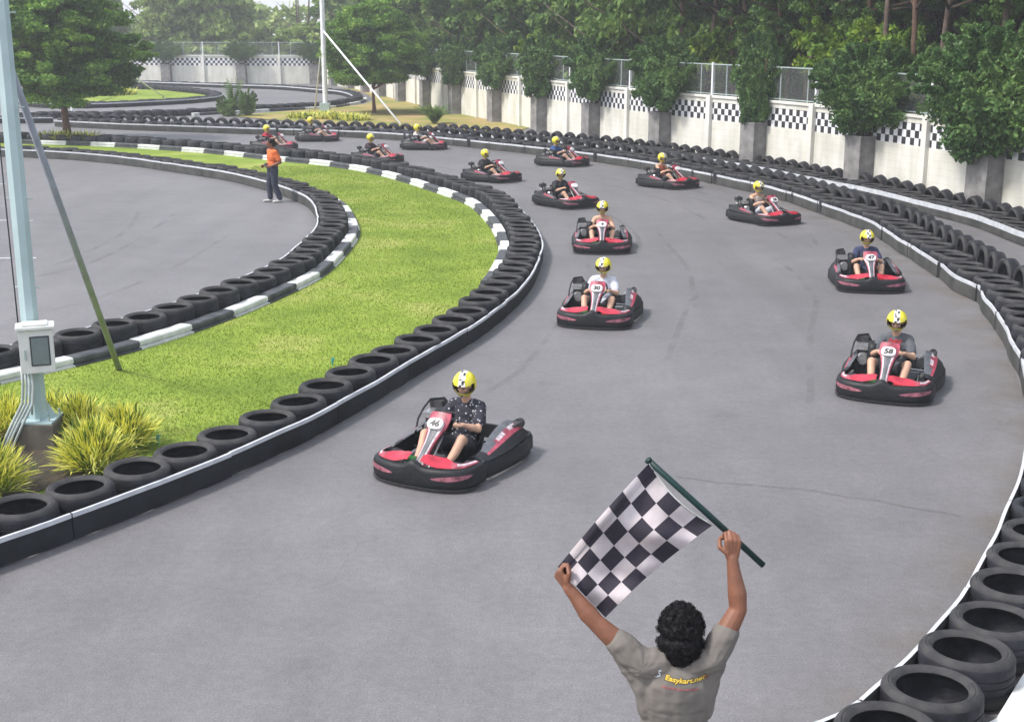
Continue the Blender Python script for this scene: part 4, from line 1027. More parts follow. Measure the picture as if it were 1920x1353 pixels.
    # underside, 2.5 cm deeper
    vs2=[(x*.96,y+.02,z-.022) for x,y,z in vs]; mb.add(vs2,[tuple(reversed(f)) for f in fs],3)
    n=len(secs)
    per=[0*nb+j for j in range(nb)]+[i*nb+nb-1 for i in range(1,n)]+[(n-1)*nb+j for j in range(nb-2,-1,-1)]+[i*nb for i in range(n-2,0,-1)]
    allv=vs+vs2; k=len(vs); base=0
    fsx=[(per[i],per[i]+k,per[(i+1)%len(per)]+k,per[(i+1)%len(per)]) for i in range(len(per))]
    mb.add(allv,fsx,0)
    d['steering_fairing']=put('steering_fairing',mb,[M['kpink'],M['kwhite'],M['kgrey'],M['kplastic']],50)
    # dash under the fairing
    mb=MB(); mb.tube([(-.11,-.40,.50),(-.05,-.66,.28)],.014,6); mb.tube([(.11,-.40,.50),(.05,-.66,.28)],.014,6); d['fairing_stay']=put('fairing_stay',mb,M['kplastic'])
    # number plate
    mb=MB(); nrm=Vector((0,-.70,.71)).normalized(); 
    Xa=Vector((1,0,0)); Ya=Vector((0,.665,.747)).normalized(); c=Vector((0,-.415,.585)); nrm=Xa.cross(Ya)
    n=28; ring=[]; 
    for q in range(n):
        a=2*PI*q/n; ca,sa=math.cos(a),math.sin(a); e=.75
        ring.append(Xa*(.104*math.copysign(abs(ca)**e,ca))+Ya*(.068*math.copysign(abs(sa)**e,sa)))
    r0=[c+p+nrm*.012-nrm*.012*0 for p in ring]; r1=[c+p*.96+nrm*.020 for p in ring]
    mb.rings([[c+p-nrm*.02 for p in ring],r0,r1]); d['number_plate']=put('number_plate',mb,M['plate'],30)
    KP['plate']=(c+nrm*.022,Xa,Ya,nrm)
    # steering wheel
    mb=MB(); cc=Vector((0,-.155,.545)); U=Vector((1,0,0)); V=Vector((0,.55,.83)).normalized(); W=U.cross(V)
    rs=[]; 
    for q in range(28):
        a=2*PI*q/28; rad=.145 if math.sin(a)<.75 else .145*.75/max(.75,math.sin(a)); o=cc+(U*math.cos(a)+V*math.sin(a))*rad; dr=(U*math.cos(a)+V*math.sin(a))
        rs.append([o+dr*.014*math.cos(b)+W*.014*math.sin(b) for b in [2*PI*z/8 for z in range(8)]])
    mb.rings(rs,True,False,0,loop=True)
    for a in (R(-90),R(25),R(155)): mb.tube([cc,cc+(U*math.cos(a)+V*math.sin(a))*.14],.012,6)
    mb.cyl(cc-W*.01,cc+W*.02,.04,12); d['steering_wheel']=put('steering_wheel',mb,M['kplastic'],60)
    # seat
    spine=[(-.08,.13,.13),(.02,.075,.20),(.18,.06,.24),(.32,.10,.26),(.40,.22,.26),(.455,.38,.25),(.49,.52,.21),(.50,.56,.16)]
    outer=[];inner=[]
    for i,(y,z,w) in enumerate(spine):
        a=Vector((0,spine[max(i-1,0)][0],spine[max(i-1,0)][1])); b=Vector((0,spine[min(i+1,7)][0],spine[min(i+1,7)][1])); t=(b-a).normalized(); nn=Vector((0,-t.z,t.y))
        if nn.y>0 and nn.z<0: nn=-nn
        hgt=(.07,.12,.17,.20,.19,.14,.07,.02)[i]; row=[]
        for x,h in ((-1,1),(-.97,.6),(-.85,.22),(-.5,.03),(0,0),(.5,.03),(.85,.22),(.97,.6),(1,1)): row.append(Vector((x*w,y,z))+nn*h*hgt)
        outer.append(row); inner.append([p+nn*.0-Vector((0,0,0))+Vector((-math.copysign(.012,p.x) if abs(p.x)>.05 else 0,0,0))+nn*.012 for p in row])
    vs=[p for r in outer for p in r]; m_=9; fs=[(i*m_+j,(i+1)*m_+j,(i+1)*m_+j+1,i*m_+j+1) for i in range(7) for j in range(8)]
    mb=MB(); mb.add(vs,fs); mb.add([p for r in inner for p in r],[tuple(reversed(f)) for f in fs])
    rim=[j for j in range(m_)]+[i*m_+8 for i in range(1,8)]+[7*m_+j for j in range(7,-1,-1)]+[i*m_ for i in range(6,0,-1)]
    K=len(vs); al=vs+[p for r in inner for p in r]; mb.add(al,[(rim[i],rim[(i+1)%len(rim)],rim[(i+1)%len(rim)]+K,rim[i]+K) for i in range(len(rim))])
    d['seat']=put('seat',mb,M['kplastic'],60)
    # wheels
    def wheel(w,r):
        mb=MB(); prof=[(.065,-w/2+.01),(.10,-w/2),(r-.015,-w/2+.008),(r,-w/2+.03),(r,w/2-.03),(r-.015,w/2-.008),(.10,w/2),(.065,w/2-.01)]
        n=24; mb.rings([[(z,rr*math.cos(2*PI*k/n),rr*math.sin(2*PI*k/n)) for k in range(n)] for rr,z in prof],True,False); 
        mt=put('tyre',mb,M['rubber'],50); mb=MB(); mb.cyl((-w/2+.02,0,0),(w/2-.02,0,0),.066,16); mb.cyl((-w/2-.005,0,0),(w/2+.005,0,0),.025,10); return mt,put('rim',mb,M['kmetal'],40)
    d['_fw']=wheel(.13,.13); d['_rw']=wheel(.19,.14)
    # engine (driver's right = -x)
    mb=MB(); mb.box((-.44,.36,.22),(.26,.30,.24)); mb.box((-.44,.37,.38),(.22,.22,.14))
    for k in range(5): mb.box((-.42,.37,.30+.022*k),(.22,.22,.008))
    mb.cyl((-.30,.36,.2),(-.25,.36,.2),.09,16); d['engine']=put('engine',mb,M['kengine'],35)
    mb=MB(); mb.cyl((-.44,.21,.32),(-.44,.15,.32),.095,18,r2=.075); mb.tube([(-.48,.42,.40),(-.52,.50,.42),(-.46,.62,.36),(-.30,.70,.28)],.035,10); mb.box((-.43,.30,.475),(.24,.24,.06)); d['engine_cover']=put('engine_cover',mb,[M['kmetal']],45)
    mb=MB(); mb.box((-.50,.50,.54),(.19,.14,.09)); mb.cyl((-.50,.50,.50),(-.50,.50,.40),.035,10); d['air_filter']=put('air_filter',mb,M['kengine'],35,bevel=.015)
    mb=MB(); mb.tube([(-.61,.10,.24),(-.61,.18,.42),(-.60,.30,.52),(-.57,.42,.60),(-.44,.54,.60),(-.36,.62,.44)],.013,8); mb.tube([(-.58,.02,.22),(-.50,.30,.34)],.010,6); mb.tube([(-.40,.25,.42),(-.30,.10,.30),(-.2,-.1,.12)],.007,6); d['roll_tube']=put('roll_tube',mb,M['kplastic'],60)
    mb=MB(); mb.cyl((-.285,.16,.16),(-.285,.16,.16),.1,4); mb=MB()
    rs=[]
    for k in range(9):
        t=k/8; ww=.5+.5*math.sin(PI*min(1,t*1.05)); z=.10+.46*t
        rs.append([(-.30+.085*math.cos(a)*(.75+.3*ww),.24+.17*math.copysign(abs(math.sin(a))**.7,math.sin(a))*(.7+.3*ww if t<.9 else .6),z) for a in [2*PI*q/18 for q in range(18)]])
    mb.rings(rs); d['fuel_tank']=put('fuel_tank',mb,M['kplastic'],60)
    mb=MB(); mb.cyl((.36,.62,.24),(.36,.92,.24),.075,18); mb.cyl((.36,.92,.24),(.36,.96,.24),.05,14,r2=.035); d['exhaust']=put('exhaust',mb,M['kmetal'],50)
    mb=MB(); mb.box((-.50,.78,.29),(.12,.16,.14)); d['battery_box']=put('battery_box',mb,M['kengine'],35,bevel=.01)
    mb=MB(); mb.box((.50,.62,.33),(.12,.26,.14)); mb.cyl((.50,.73,.36),(.50,.80,.36),.06,16); d['chain_guard']=put('chain_guard',mb,M['kengine'],35)
    for s,k,mm in ((-1,'pedal_a','kgreen'),(1,'pedal_b','kpedred')):
        mb=MB(); mb.box((s*.19,-.66,.20),(.13,.02,.13),rot=Matrix.Rotation(R(-20),3,'X')); mb.tube([(s*.19,-.66,.14),(s*.19,-.62,.06)],.01,6); mb.box((s*.19,-.58,.10),(.17,.10,.05)); d[k]=put('pedal',mb,M[mm],35,bevel=.006)
    return d
KD=kart_parts()
def text_mesh(s,size,m,name='number',ext=.001,shear=.15,bold=.0):
    cu=bpy.data.curves.new('t','FONT'); cu.body=s; cu.size=size; cu.align_x='CENTER'; cu.align_y='CENTER'; cu.extrude=ext; cu.shear=shear; cu.offset=bold; cu.resolution_u=3
    o=bpy.data.objects.new('t',cu); COL.objects.link(o); dg=bpy.context.evaluated_depsgraph_get(); dg.update()
    me=bpy.data.meshes.new_from_object(o.evaluated_get(dg)); bpy.data.objects.remove(o); me.name=name; me.materials.clear(); me.materials.append(m); return me
KS,KSY=.92,.93
def kart(loc,rz,label,num):
    e=empty('kart',loc,rz); e.scale=(KS,KSY,1.0); tag(e,label,'kart','red and black karts on the track')
    nm={'fairing_panel_a':'fairing_panel','fairing_panel_b':'fairing_panel','decal_a':'decal','decal_b':'decal','side_bumper_a':'side_bumper','side_bumper_b':'side_bumper','side_panel_a':'side_panel','side_panel_b':'side_panel','pedal_a':'pedal','pedal_b':'pedal'}
    pl=None
    for k,me in KD.items():
        if k[0]=='_': continue
        o=link(nm.get(k,k),me,e)
        if k=='pedal_a': o['label']='green pedal'
        if k=='pedal_b': o['label']='red pedal'
        if k=='number_plate': pl=o
    for s in (-1,1):
        for y,w,x in ((-.50,KD['_fw'],.50),(.58,KD['_rw'],.52)):
            o=empty('wheel',(s*x,y,.13 if y<0 else .14)); o.parent=e
            link('tyre',w[0],o); link('rim',w[1],o)
            if y<0: o.rotation_euler[2]=random.uniform(-.12,.12)
    if num:
        me=text_mesh(num,.112,M['numblack'],'number',.0015,.1,.006); o=link('number',me,pl)
        c,X,Y,Nn=KP['plate']; m_=Matrix((X,Y,Nn)).transposed().to_4x4(); m_.translation=c+Nn*.001-Y*.004; o.matrix_local=m_@Matrix.Diagonal((1.1,.9,1,1))
    return e
# ================================================================ BODIES
def hand_(mb,w,f,n,lat,curl,sc=1.0,spread=0.0,thumbin=1.0):
    """w wrist, f towards the knuckles, n palm normal, lat towards the thumb side"""
    f=f.normalized(); n=(n-f*n.dot(f)).normalized(); lat=(lat-f*lat.dot(f)-n*lat.dot(n)).normalized()
    offs=[.030,.010,-.010,-.029]; ln=[(.040,.025,.020),(.045,.029,.021),(.042,.027,.020),(.033,.021,.018)]
    for k in range(4):
        kn=w+f*(.085-.004*abs(k-1))*sc+lat*offs[k]*sc
        mb.cap(w+lat*offs[k]*.55*sc+f*.008*sc,.0165*sc,kn,.0125*sc,8)
        d=(f+lat*(offs[k]*spread*8)).normalized(); ax=d.cross(n).normalized(); p=kn; rr=(.0098 if k<3 else .0085)*sc
        for j in range(3):
            d=Matrix.Rotation(curl[j]*(1+.05*k),3,ax)@d; q=p+d*ln[k][j]*sc; mb.cap(p,rr,q,rr*.9,8); p=q; rr*=.92
    b=w+f*.025*sc+lat*.024*sc; q=b+(lat*.75+f*.55+n*.35).normalized()*.042*sc; mb.cap(b,.0155*sc,q,.0125*sc,8)
    q2=q+(f*.75+n*.75*thumbin-lat*.1).normalized()*.032*sc; mb.cap(q,.0125*sc,q2,.0105*sc,8); q3=q2+(f*.5+n*.8*thumbin-lat*.5).normalized()*.024*sc; mb.cap(q2,.0105*sc,q3,.009*sc,8)
def head_mb(mb,c,fwd,up,s=1.0):
    right=fwd.cross(up).normalized(); Mx=Matrix((right,fwd,up)).transposed()
    P=lambda x,y,z: c+Mx@Vector((x*s,y*s,z*s))
    mb.ell(P(0,-.012,.028),(.074*s,.092*s,.088*s),20,14,Mx); mb.ell(P(0,.022,-.045),(.055*s,.062*s,.062*s),16,12,Mx)
    mb.cap(P(0,.082,.012),.010*s,P(0,.104,-.020),.0145*s,8); mb.ell(P(0,.080,-.052),(.024*s,.014*s,.010*s),10,6,Mx); mb.ell(P(0,.070,-.082),(.022*s,.018*s,.016*s),10,6,Mx)
    for q in (-1,1):
        mb.ell(P(q*.075,-.008,-.010),(.012*s,.018*s,.032*s),10,8,Mx); mb.ell(P(q*.030,.070,.026),(.022*s,.014*s,.008*s),8,6,Mx); mb.ell(P(q*.040,.055,-.025),(.022*s,.022*s,.02*s),8,6,Mx)
    return P
V3=Vector
# ---- seated driver (local frame of the kart, forward -Y)
DJ=dict(pel=V3((0,.22,.20)),che=V3((0,.33,.50)),nec=V3((0,.335,.68)),hd=V3((0,.27,.865)))
def driver_meshes(skin,voxel=.0085):
    out={}; mb=MB(); fw=V3((0,-1,0)).normalized(); hf=V3((0,-.97,-.22)).normalized(); hu=V3((0,-.22,.97)).normalized()
    head_mb(mb,DJ['hd'],hf,hu,1.0); mb.cap(DJ['nec']-V3((0,0,.05)),.06,DJ['hd']+V3((0,.02,-.06)),.052)
    mb.ell(DJ['pel'],(.155,.12,.11)); mb.ell(DJ['che'],(.165,.105,.17)); mb.ell((DJ['pel']+DJ['che'])/2,(.14,.105,.16))
    for s in (-1,1):
        sh=V3((s*.165,.34,.615)); el=V3((s*.265,.10,.43)); wr=V3((s*.165,-.095,.52)); 
        mb.cap(sh,.058,el,.042); mb.cap(el,.043,wr,.027); mb.cap((el*2+wr)/3,.044,(el+wr*2)/3,.034); mb.cap(V3((s*.08,.34,.63)),.07,sh,.06)
        kn=V3((s*.155,-.155,.565)); f=(V3((s*.145,-.20,.575))-wr).normalized()
        hand_(mb,wr,V3((-s*.25,-1,.25)),V3((-s*.6,-.3,-.7)),V3((-s*.3,0,1)),(1.0,1.2,.8),.95)
        hp=V3((s*.095,.17,.19)); k=V3((s*.235,-.24,.40)); an=V3((s*.185,-.56,.135))
        mb.cap(hp,.088,k,.058); mb.cap(k,.057,(k*.6+an*.4)+V3((0,.025,-.01)),.054); mb.cap((k*.6+an*.4)+V3((0,.025,-.01)),.054,an,.036)
        mb.cap(an,.036,an+V3((0,-.10,.0)),.03)
    out['body']=organic('body',mb,[skin],voxel,5,False)
    # shirt
    mb=MB(); mb.ell(DJ['pel']+V3((0,.01,.04)),(.175,.135,.12)); mb.ell(DJ['che'],(.188,.126,.185)); mb.ell((DJ['pel']+DJ['che'])/2,(.168,.132,.17)); mb.cap(DJ['nec']-V3((0,0,.07)),.075,DJ['nec']-V3((0,0,.035)),.068)
    for s in (-1,1):
        sh=V3((s*.165,.34,.615)); el=V3((s*.265,.10,.43)); mb.cap(V3((s*.07,.335,.635)),.078,sh,.074); mb.cap(sh,.076,sh.lerp(el,.68),.070)
    out['shirt']=organic('shirt',mb,[M['tee']],voxel,3,False,lambda c:.006*noise.noise(V3((c.x*9,c.y*9,c.z*22)))+.003*noise.noise(c*35))
    mb=MB(); mb.ell(DJ['pel'],(.172,.135,.125)); mb.ell(DJ['che'],(.172,.112,.165)); mb.ell((DJ['pel']+DJ['che'])/2,(.16,.12,.17))
    for s in (-1,1): mb.cap(V3((s*.10,.29,.56)),.045,V3((s*.095,.335,.675)),.026); mb.cap(V3((s*.095,.335,.675)),.026,V3((s*.10,.40,.55)),.045)
    out['vest']=organic('vest',mb,[M['tee']],voxel,3,False,lambda c:.004*noise.noise(V3((c.x*9,c.y*9,c.z*22))))
    mb=MB(); mb.ell(DJ['pel'],(.178,.14,.125))
    for s in (-1,1):
        hp=V3((s*.095,.17,.19)); k=V3((s*.235,-.24,.40)); mb.cap(hp,.108,hp.lerp(k,.72),.085)
    out['shorts']=organic('shorts',mb,[M['shorts']],voxel,3,False,lambda c:.004*noise.noise(c*22))
    for s,kx in ((-1,'shoe_a'),(1,'shoe_b')):
        mb=MB(); an=V3((s*.185,-.56,.125)); mb.cap(an+V3((0,.035,-.025)),.042,an+V3((0,-.13,-.005)),.036); mb.cap(an+V3((0,0,.02)),.044,an+V3((0,-.07,0)),.042); mb.cap(an+V3((0,-.13,-.005)),.036,an+V3((0,-.17,.03)),.026)
        out[kx]=organic('shoe',mb,[M['shoe']],voxel,2,False)
    # eyes
    Mx=Matrix((hf.cross(hu),hf,hu)).transposed()
    for s,kx in ((-1,'eye_a'),(1,'eye_b')): mb=MB(); mb.ell(DJ['hd']+Mx@V3((s*.031,.083,.006)),(.013,.008,.008),8,6,Mx); out[kx]=mesh_from('eye',mb,[M['eye']],True)
    # helmet
    def hel():
        nu,nv=56,36; c=DJ['hd']+V3((0,.012,.018)); mb=MB(); rs=[]
        def pt(i,j,k=1.0):
            el=PI/2-PI*.90*i/nv; az=2*PI*j/nu     # az=0 forward
            r=V3((.140*k,.160*k,.158*k)); x=math.cos(el)*math.sin(az); y=math.cos(el)*math.cos(az); z=math.sin(el)
            # chin bar pushes forward
            g=1+.10*max(0,-z)*max(0,y)
            if z<-.3: x*=1-.18*(-z-.3)/.6
            return c+Mx@V3((r.x*x,r.y*y*g,r.z*z*(.96)))
        vo=[pt(i,j) for i in range(nv+1) for j in range(nu)]; vi=[pt(i,j,.86) for i in range(nv+1) for j in range(nu)]
        fs=[];ms=[];hole=set()
        for i in range(nv):
            el=PI/2-PI*.90*(i+.5)/nv
            for j in range(nu):
                az=2*PI*(j+.5)/nu; az=az-2*PI if az>PI else az; a=abs(az)
                if a<R(68) and R(-24)<el-(.06*(a/1.2)**2)<R(14): hole.add((i,j)); continue
                a_,b_=i*nu+j,i*nu+(j+1)%nu; fs.append((a_,b_,b_+nu,a_+nu)[::-1]); 
                x=math.cos(el)*math.sin(az); y=math.cos(el)*math.cos(az)
                m_=0
                if abs(x)<.30 and (el>R(14) and (a<PI/2 or el>R(30))):
                    u=0 if x<0 else 1; s_=int((math.atan2(math.sin(el),y))/R(21)); m_=1+((u+s_)%2)
                    if abs(x)>.24 or (m_==2 and abs(x)<.035): m_=1 if abs(x)<.27 else 0
                elif a<R(14) and el<R(-30): m_=1 if a>R(7) or el<R(-44) else 2
                elif a<R(80) and R(-31)<el<R(13): m_=2 if el>R(9) and False else 0
                ms.append(m_)
        mb.add(vo,fs,ms); K=len(fs)
        mb.add(vi,[tuple(reversed(f)) for f in fs],3)
        # rim of the opening and of the neck
        al=vo+vi; n=len(vo); rim=[]
        for (i,j) in hole:
            for (di,dj,e) in ((-1,0,(i*nu+j,i*nu+(j+1)%nu)),(1,0,((i+1)*nu+j,(i+1)*nu+(j+1)%nu)),(0,-1,(i*nu+j,(i+1)*nu+j)),(0,1,(i*nu+(j+1)%nu,(i+1)*nu+(j+1)%nu))):
                if (i+di,(j+dj)%nu) not in hole: rim.append((e[0],e[1],e[1]+n,e[0]+n))
        for j in range(nu): rim.append((nv*nu+j,nv*nu+(j+1)%nu,nv*nu+(j+1)%nu+n,nv*nu+j+n))
        mb.add(al,rim,3); me=mesh_from('helmet',mb,[M['hyellow'],M['hwhite'],M['hblack'],M['hlining']]); autosmooth(me,50); return me
    out['helmet']=hel(); return out
DR=driver_meshes(M['skin'])
pat=None
def shirtmat(name,c,spots=None,red=False):
    m=mat(name,c,.9,.12,12,bump=.1,bscale=150)
    if spots:
        nt=m.node_tree; b=nt.nodes['Principled BSDF']; tc=nt.nodes.new('ShaderNodeTexCoord'); v=nt.nodes.new('ShaderNodeTexVoronoi'); v.inputs['Scale'].default_value=24
        nt.links.new(tc.outputs['Object'],v.inputs['Vector']); r=nt.nodes.new('ShaderNodeValToRGB'); r.color_ramp.interpolation='CONSTANT'; r.color_ramp.elements[0].color=(*spots,1); r.color_ramp.elements[1].position=.26; r.color_ramp.elements[1].color=(*c,1)
        nt.links.new(v.outputs['Distance'],r.inputs['Fac']); nt.links.new(r.outputs['Color'],b.inputs['Base Color'])
    return m
SM={'pattern':shirtmat('patterned_shirt',(.022,.022,.035),(.45,.45,.5)),'grey':shirtmat('grey_shirt',(.085,.09,.105)),'white':shirtmat('white_shirt',(.50,.52,.60)),'maroon':shirtmat('maroon_vest',(.085,.03,.055)),
 'navy':shirtmat('navy_shirt',(.028,.035,.085)),'tan':shirtmat('cream_vest',(.46,.38,.34)),'black':shirtmat('black_shirt',(.022,.02,.028)),'orangev':shirtmat('orange_vest',(.42,.10,.055)),'blue':shirtmat('blue_shirt',(.035,.085,.25)),
 'dark':shirtmat('dark_brown_shirt',(.05,.028,.04)),'greyd':shirtmat('dark_grey_shirt',(.09,.08,.08)),'red':shirtmat('red_shirt',(.42,.02,.05)),'offwhite':shirtmat('off_white_shirt',(.55,.51,.50))}
def objmat(o,m):
    o.material_slots[0].link='OBJECT'; o.material_slots[0].material=m
def driver(loc,rz,label,shirt,vest=False,yaw=0,long=None,shorts=None,skin=None):
    e=empty('person',loc,rz); e.scale=(.98,.95,.98); tag(e,label,'person','kart drivers in yellow helmets')
    b=link('body',DR['body'],e)
    if skin: objmat(b,M[skin])
    s=link('vest' if vest else 'shirt',DR['vest' if vest else 'shirt'],e); objmat(s,SM[shirt])
    q=link('shorts',DR['shorts'],e); 
    if shorts: objmat(q,SM[shorts])
    link('shoe',DR['shoe_a'],e); link('shoe',DR['shoe_b'],e); link('eye',DR['eye_a'],e); link('eye',DR['eye_b'],e)
    h=link('helmet',DR['helmet'],e)
    yaw=yaw or random.uniform(-.16,.16); k_=random.uniform(.97,1.03); e.scale=(.98*k_,.95,.98*random.uniform(.975,1.015))
    if yaw:
        c=DJ['hd']; m_=Matrix.Translation(c)@Matrix.Rotation(yaw,4,'Z')@Matrix.Translation(-c); h.matrix_local=m_
    return e,s
FOOT=[]
for p in smooth_path(front,.1): FOOT.append((p.x,p.y))
for s in (-1,1):
    FOOT+=[(s*.69,0),(s*.70,.25),(s*.69,.5),(s*.66,.75)]
FOOT+=[(.61,.9),(-.61,.9),(.48,.955),(-.48,.955),(0,.98),(.25,.975),(-.25,.975)]
def place(xmin,xmax,yb,b):
    cx=(xmin+xmax)/2; p=unp(cx,yb-14)
    for it in range(25):
        rayaz=math.atan2(p.x,p.y)           # ray azimuth (to the right of +Y)
        rz=-rayaz+R(b)                       # forward -Y points at the camera when b=0
        c,s=math.cos(rz),math.sin(rz); xs=[];ys=[]
        for a,q in FOOT:
            for z in (.03,.2):
                X=p.x+c*a*KS-s*q*KSY; Y=p.y+s*a*KS+c*q*KSY; u,v=proj((X,Y,z)); xs.append(u)
                if z<.1: ys.append(v)
        dx=cx-(min(xs)+max(xs))/2; dy=yb-max(ys); u,v=proj((p.x,p.y,0)); p=unp(u+dx,v+dy)
    return p,rz,max(xs)-min(xs)
# (xmin,xmax,ybottom, turn, number, shirt, vest, kart label, driver label)
KL=[
(706,992,922,-30,'46','pattern',0,'nearest kart on the left with number 46, turning towards the left','driver in black shirt with white flecks in kart 46 nearest the lawn island',{'yaw':.25}),
(1568,1767,759,-7,'58','grey',0,'nearest kart on the right with number 58','driver in dark grey shirt with red chest print in kart 58',{}),
(1047,1200,617,-9,'30','white',0,'kart with number 30 right behind the leading left kart','driver in pale blue white shirt in kart 30',{}),
(1070,1187,476,0,'4','maroon',1,'kart with faded plate facing the camera head on, second behind the kart on the left','driver with bare shoulders and maroon vest in the kart facing the camera head on',{}),
(1555,1698,549,8,'47','navy',0,'kart with number 47 on the right beside the outer barrier','driver in navy shirt on the right beside the outer barrier',{}),
(1369,1494,423,38,'26','tan',1,'red kart turning near the outer barrier, just below the bend of the belt','driver in cream vest with bare arms near the outer barrier',{'shorts':'white'}),
(1005,1116,392,36,None,'black',0,'kart behind the head on kart, turning right out of the bend','driver in black shirt leaning forward behind the driver with the maroon vest',{'yaw':-.3}),
(1199,1304,355,48,None,'orangev',1,'kart close under the white edge of the outer barrier with bare armed driver','driver in orange vest close to the outer barrier',{}),
(870,972,343,50,None,'black',0,'kart close to the island tyres with a black dressed driver, front half on open asphalt','driver in black shirt beside the island tyres',{}),
(1004,1103,313,62,None,'blue',0,'kart with blue shirted driver beside the outer barrier','driver in blue shirt beside the outer barrier',{}),
(662,751,307,58,None,'dark',0,'kart partly hidden behind the far island tyres','driver in dark brown shirt behind the far island tyres',{}),
(748,840,281,76,None,'offwhite',0,'distant kart seen from the side with a white shirted driver','driver in white shirt in the distant kart seen from the side',{'shorts':'offwhite'}),
(551,638,265,80,None,'greyd',0,'distant kart seen from the side at the foot of the tall white pole','driver in dark grey shirt in front of the yellow tufts',{'shorts':'tan'}),
(469,556,283,66,None,'red',0,'last kart, partly hidden behind the man in orange and the island tyres','driver in red shirt behind the man in orange',{}),
]
for (x0,x1,yb,b,num,sh,ve,kl,dl,kw) in KL:
    p,rz,w=place(x0,x1,yb,b); print('kart',num,sh,'want',x1-x0,'got',round(w))
    kart((p.x,p.y,0),rz,kl,num); e,s=driver((p.x,p.y,0),rz,dl,sh,bool(ve),**kw)
    if sh=='grey':
        mb=MB(); bvh=BVHTree.FromPolygons([v.co for v in DR['shirt'].vertices],[p_.vertices for p_ in DR['shirt'].polygons])
        for i in range(7):
            a=-.075+.025*i; hh=bvh.ray_cast(V3((a,-1,.605)),V3((0,1,0)))[0]; yq=hh.y if hh else .22; mb.box((a,yq-.002,.605+.010*math.sin(i*2.1)),(.020,.010,.042+.012*(i%2)),rot=Matrix.Rotation(R(-12),3,'X')@Matrix.Rotation(.4*(-1)**i,3,'Y'))
        mk('chest_print',mb,M['kpedred'],e)
# ================================================================ FLAG MAN (on the raised concrete terrace by the track)
YB=5.40; FZ=.62
mb=MB(); mb.box((.2,3.0,.30),(5.2,5.9,.62)); 
o=mk('terrace',mb,M['concrete'],bevel=.01); tag(o,'raised grey concrete terrace where the man with the flag stands','terrace')
man=empty('person',(at(1266,1300,YB).x,YB,FZ-.01)); tag(man,'curly haired man seen from behind in taupe shirt holding up the chequered flag','person')
o0=man.location.copy()
def A(px,py,Y): return at(px,py,Y)-o0
mb=MB()
head=A(1276,1186,5.43)
fwdv=V3((0,1,-.12)).normalized(); upv=V3((.02,.12,1)).normalized()
head_mb(mb,head,fwdv,upv,1.0)
nk=A(1273,1244,5.39); mb.cap(nk-V3((0,0,.05)),.062,head+V3((0,-.02,-.06)),.055)
shL=A(1204,1243,5.38); shR=A(1334,1236,5.38)
elL=A(1119,1168,5.44); wrL=A(1066,1102,5.50)
elR=A(1384,1142,5.44); wrR=A(1373,1046,5.50)
che=A(1268,1292,5.39); wai=A(1263,1350,5.40)
mb.ell(che,(.15,.10,.17)); mb.ell(wai,(.125,.095,.16)); pel=wai+V3((0,0,-.20)); mb.ell(pel,(.15,.11,.13))
for sh,el,wr,s in ((shL,elL,wrL,-1),(shR,elR,wrR,1)):
    mb.cap(che+V3((s*.08,0,.10)),.07,sh,.056); mb.cap(sh,.056,sh.lerp(el,.5),.053); mb.cap(sh.lerp(el,.5),.053,el,.041)
    f1=el.lerp(wr,.3); f1=f1+V3((s*.004,0,0)); mb.cap(el,.040,f1,.044); mb.cap(f1,.044,el.lerp(wr,.75),.031); mb.cap(el.lerp(wr,.75),.031,wr,.0265)
# left hand (image left): fist holding the flag corner
gL=A(1046,1074,5.52)
hand_(mb,wrL,(gL-wrL)*1.0+V3((-.01,.02,.01)),V3((.75,.55,.25)),V3((.55,0,.8)),(1.15,1.45,1.1),1.0,0,.6)
# right hand: wrapped round the pole, seen from the back
gR=A(1377,1012,5.53)
hand_(mb,wrR,V3((.02,.10,1)),V3((-.12,1,.05)),V3((-1,0,.05)),(.75,1.35,1.2),1.0,.05,.9)
for s in (-1,1):
    hp=pel+V3((s*.09,0,-.03)); kn=V3((s*.11,.03,.50)); an=V3((s*.12,-.01,.09)); mb.cap(hp,.09,kn,.056); mb.cap(kn,.056,kn.lerp(an,.35)+V3((0,-.02,0)),.056); mb.cap(kn.lerp(an,.35)+V3((0,-.02,0)),.056,an,.036)
organic('body',mb,[M['skintan']],.0048,3,man)
# shirt
mb=MB(); mb.ell(che,(.172,.118,.175)); mb.ell(che.lerp(wai,.5),(.158,.113,.17)); mb.ell(wai,(.155,.118,.17)); mb.ell(pel+V3((0,0,.04)),(.172,.128,.15))
mb.cap(nk-V3((0,0,.055)),.082,nk-V3((0,0,.022)),.068)
for sh,el,s in ((shL,elL,-1),(shR,elR,1)):
    e=sh.lerp(el,.52 if s<0 else .50); mb.cap(che+V3((s*.07,0,.13)),.078,sh,.068); mb.cap(sh,.068,e,.064)
    # drape from sleeve to flank
    mb.cap(e+V3((s*.005,-.005,-.040)),.030,che+V3((s*.125,0,-.03)),.055); mb.cap(sh+V3((s*-.0,0,-.05)),.05,che+V3((s*.12,0,-.10)),.055)
def shirt_disp(c):
    w=0
    for sh,el,s in ((shL,elL,-1),(shR,elR,1)):
        d=(c-sh); ax=(el-sh).normalized(); r=d.length
        if r<.30:
            ang=math.atan2(d.z*1.0,d.x*s); k=max(0,1-r/.26)
            w+=k*.0022*math.sin(ang*11+5*noise.noise(c*7))*(.6+.8*noise.noise(c*5+V3((3,1,0))))
    w+=.0065*noise.noise(V3((c.x*5+c.z*7,c.y*4,c.z*16-c.x*6)))+.003*noise.noise(V3((c.x*30,c.y*20,c.z*30)))
    lo=max(0,(che.z-.10)-c.z)
    w+=min(1,lo*6)*.007*math.sin((c.z*42+c.x*16)+3*noise.noise(c*6))
    return w
shirt=organic('shirt',mb,[M['tee']],.0055,2,man,shirt_disp)
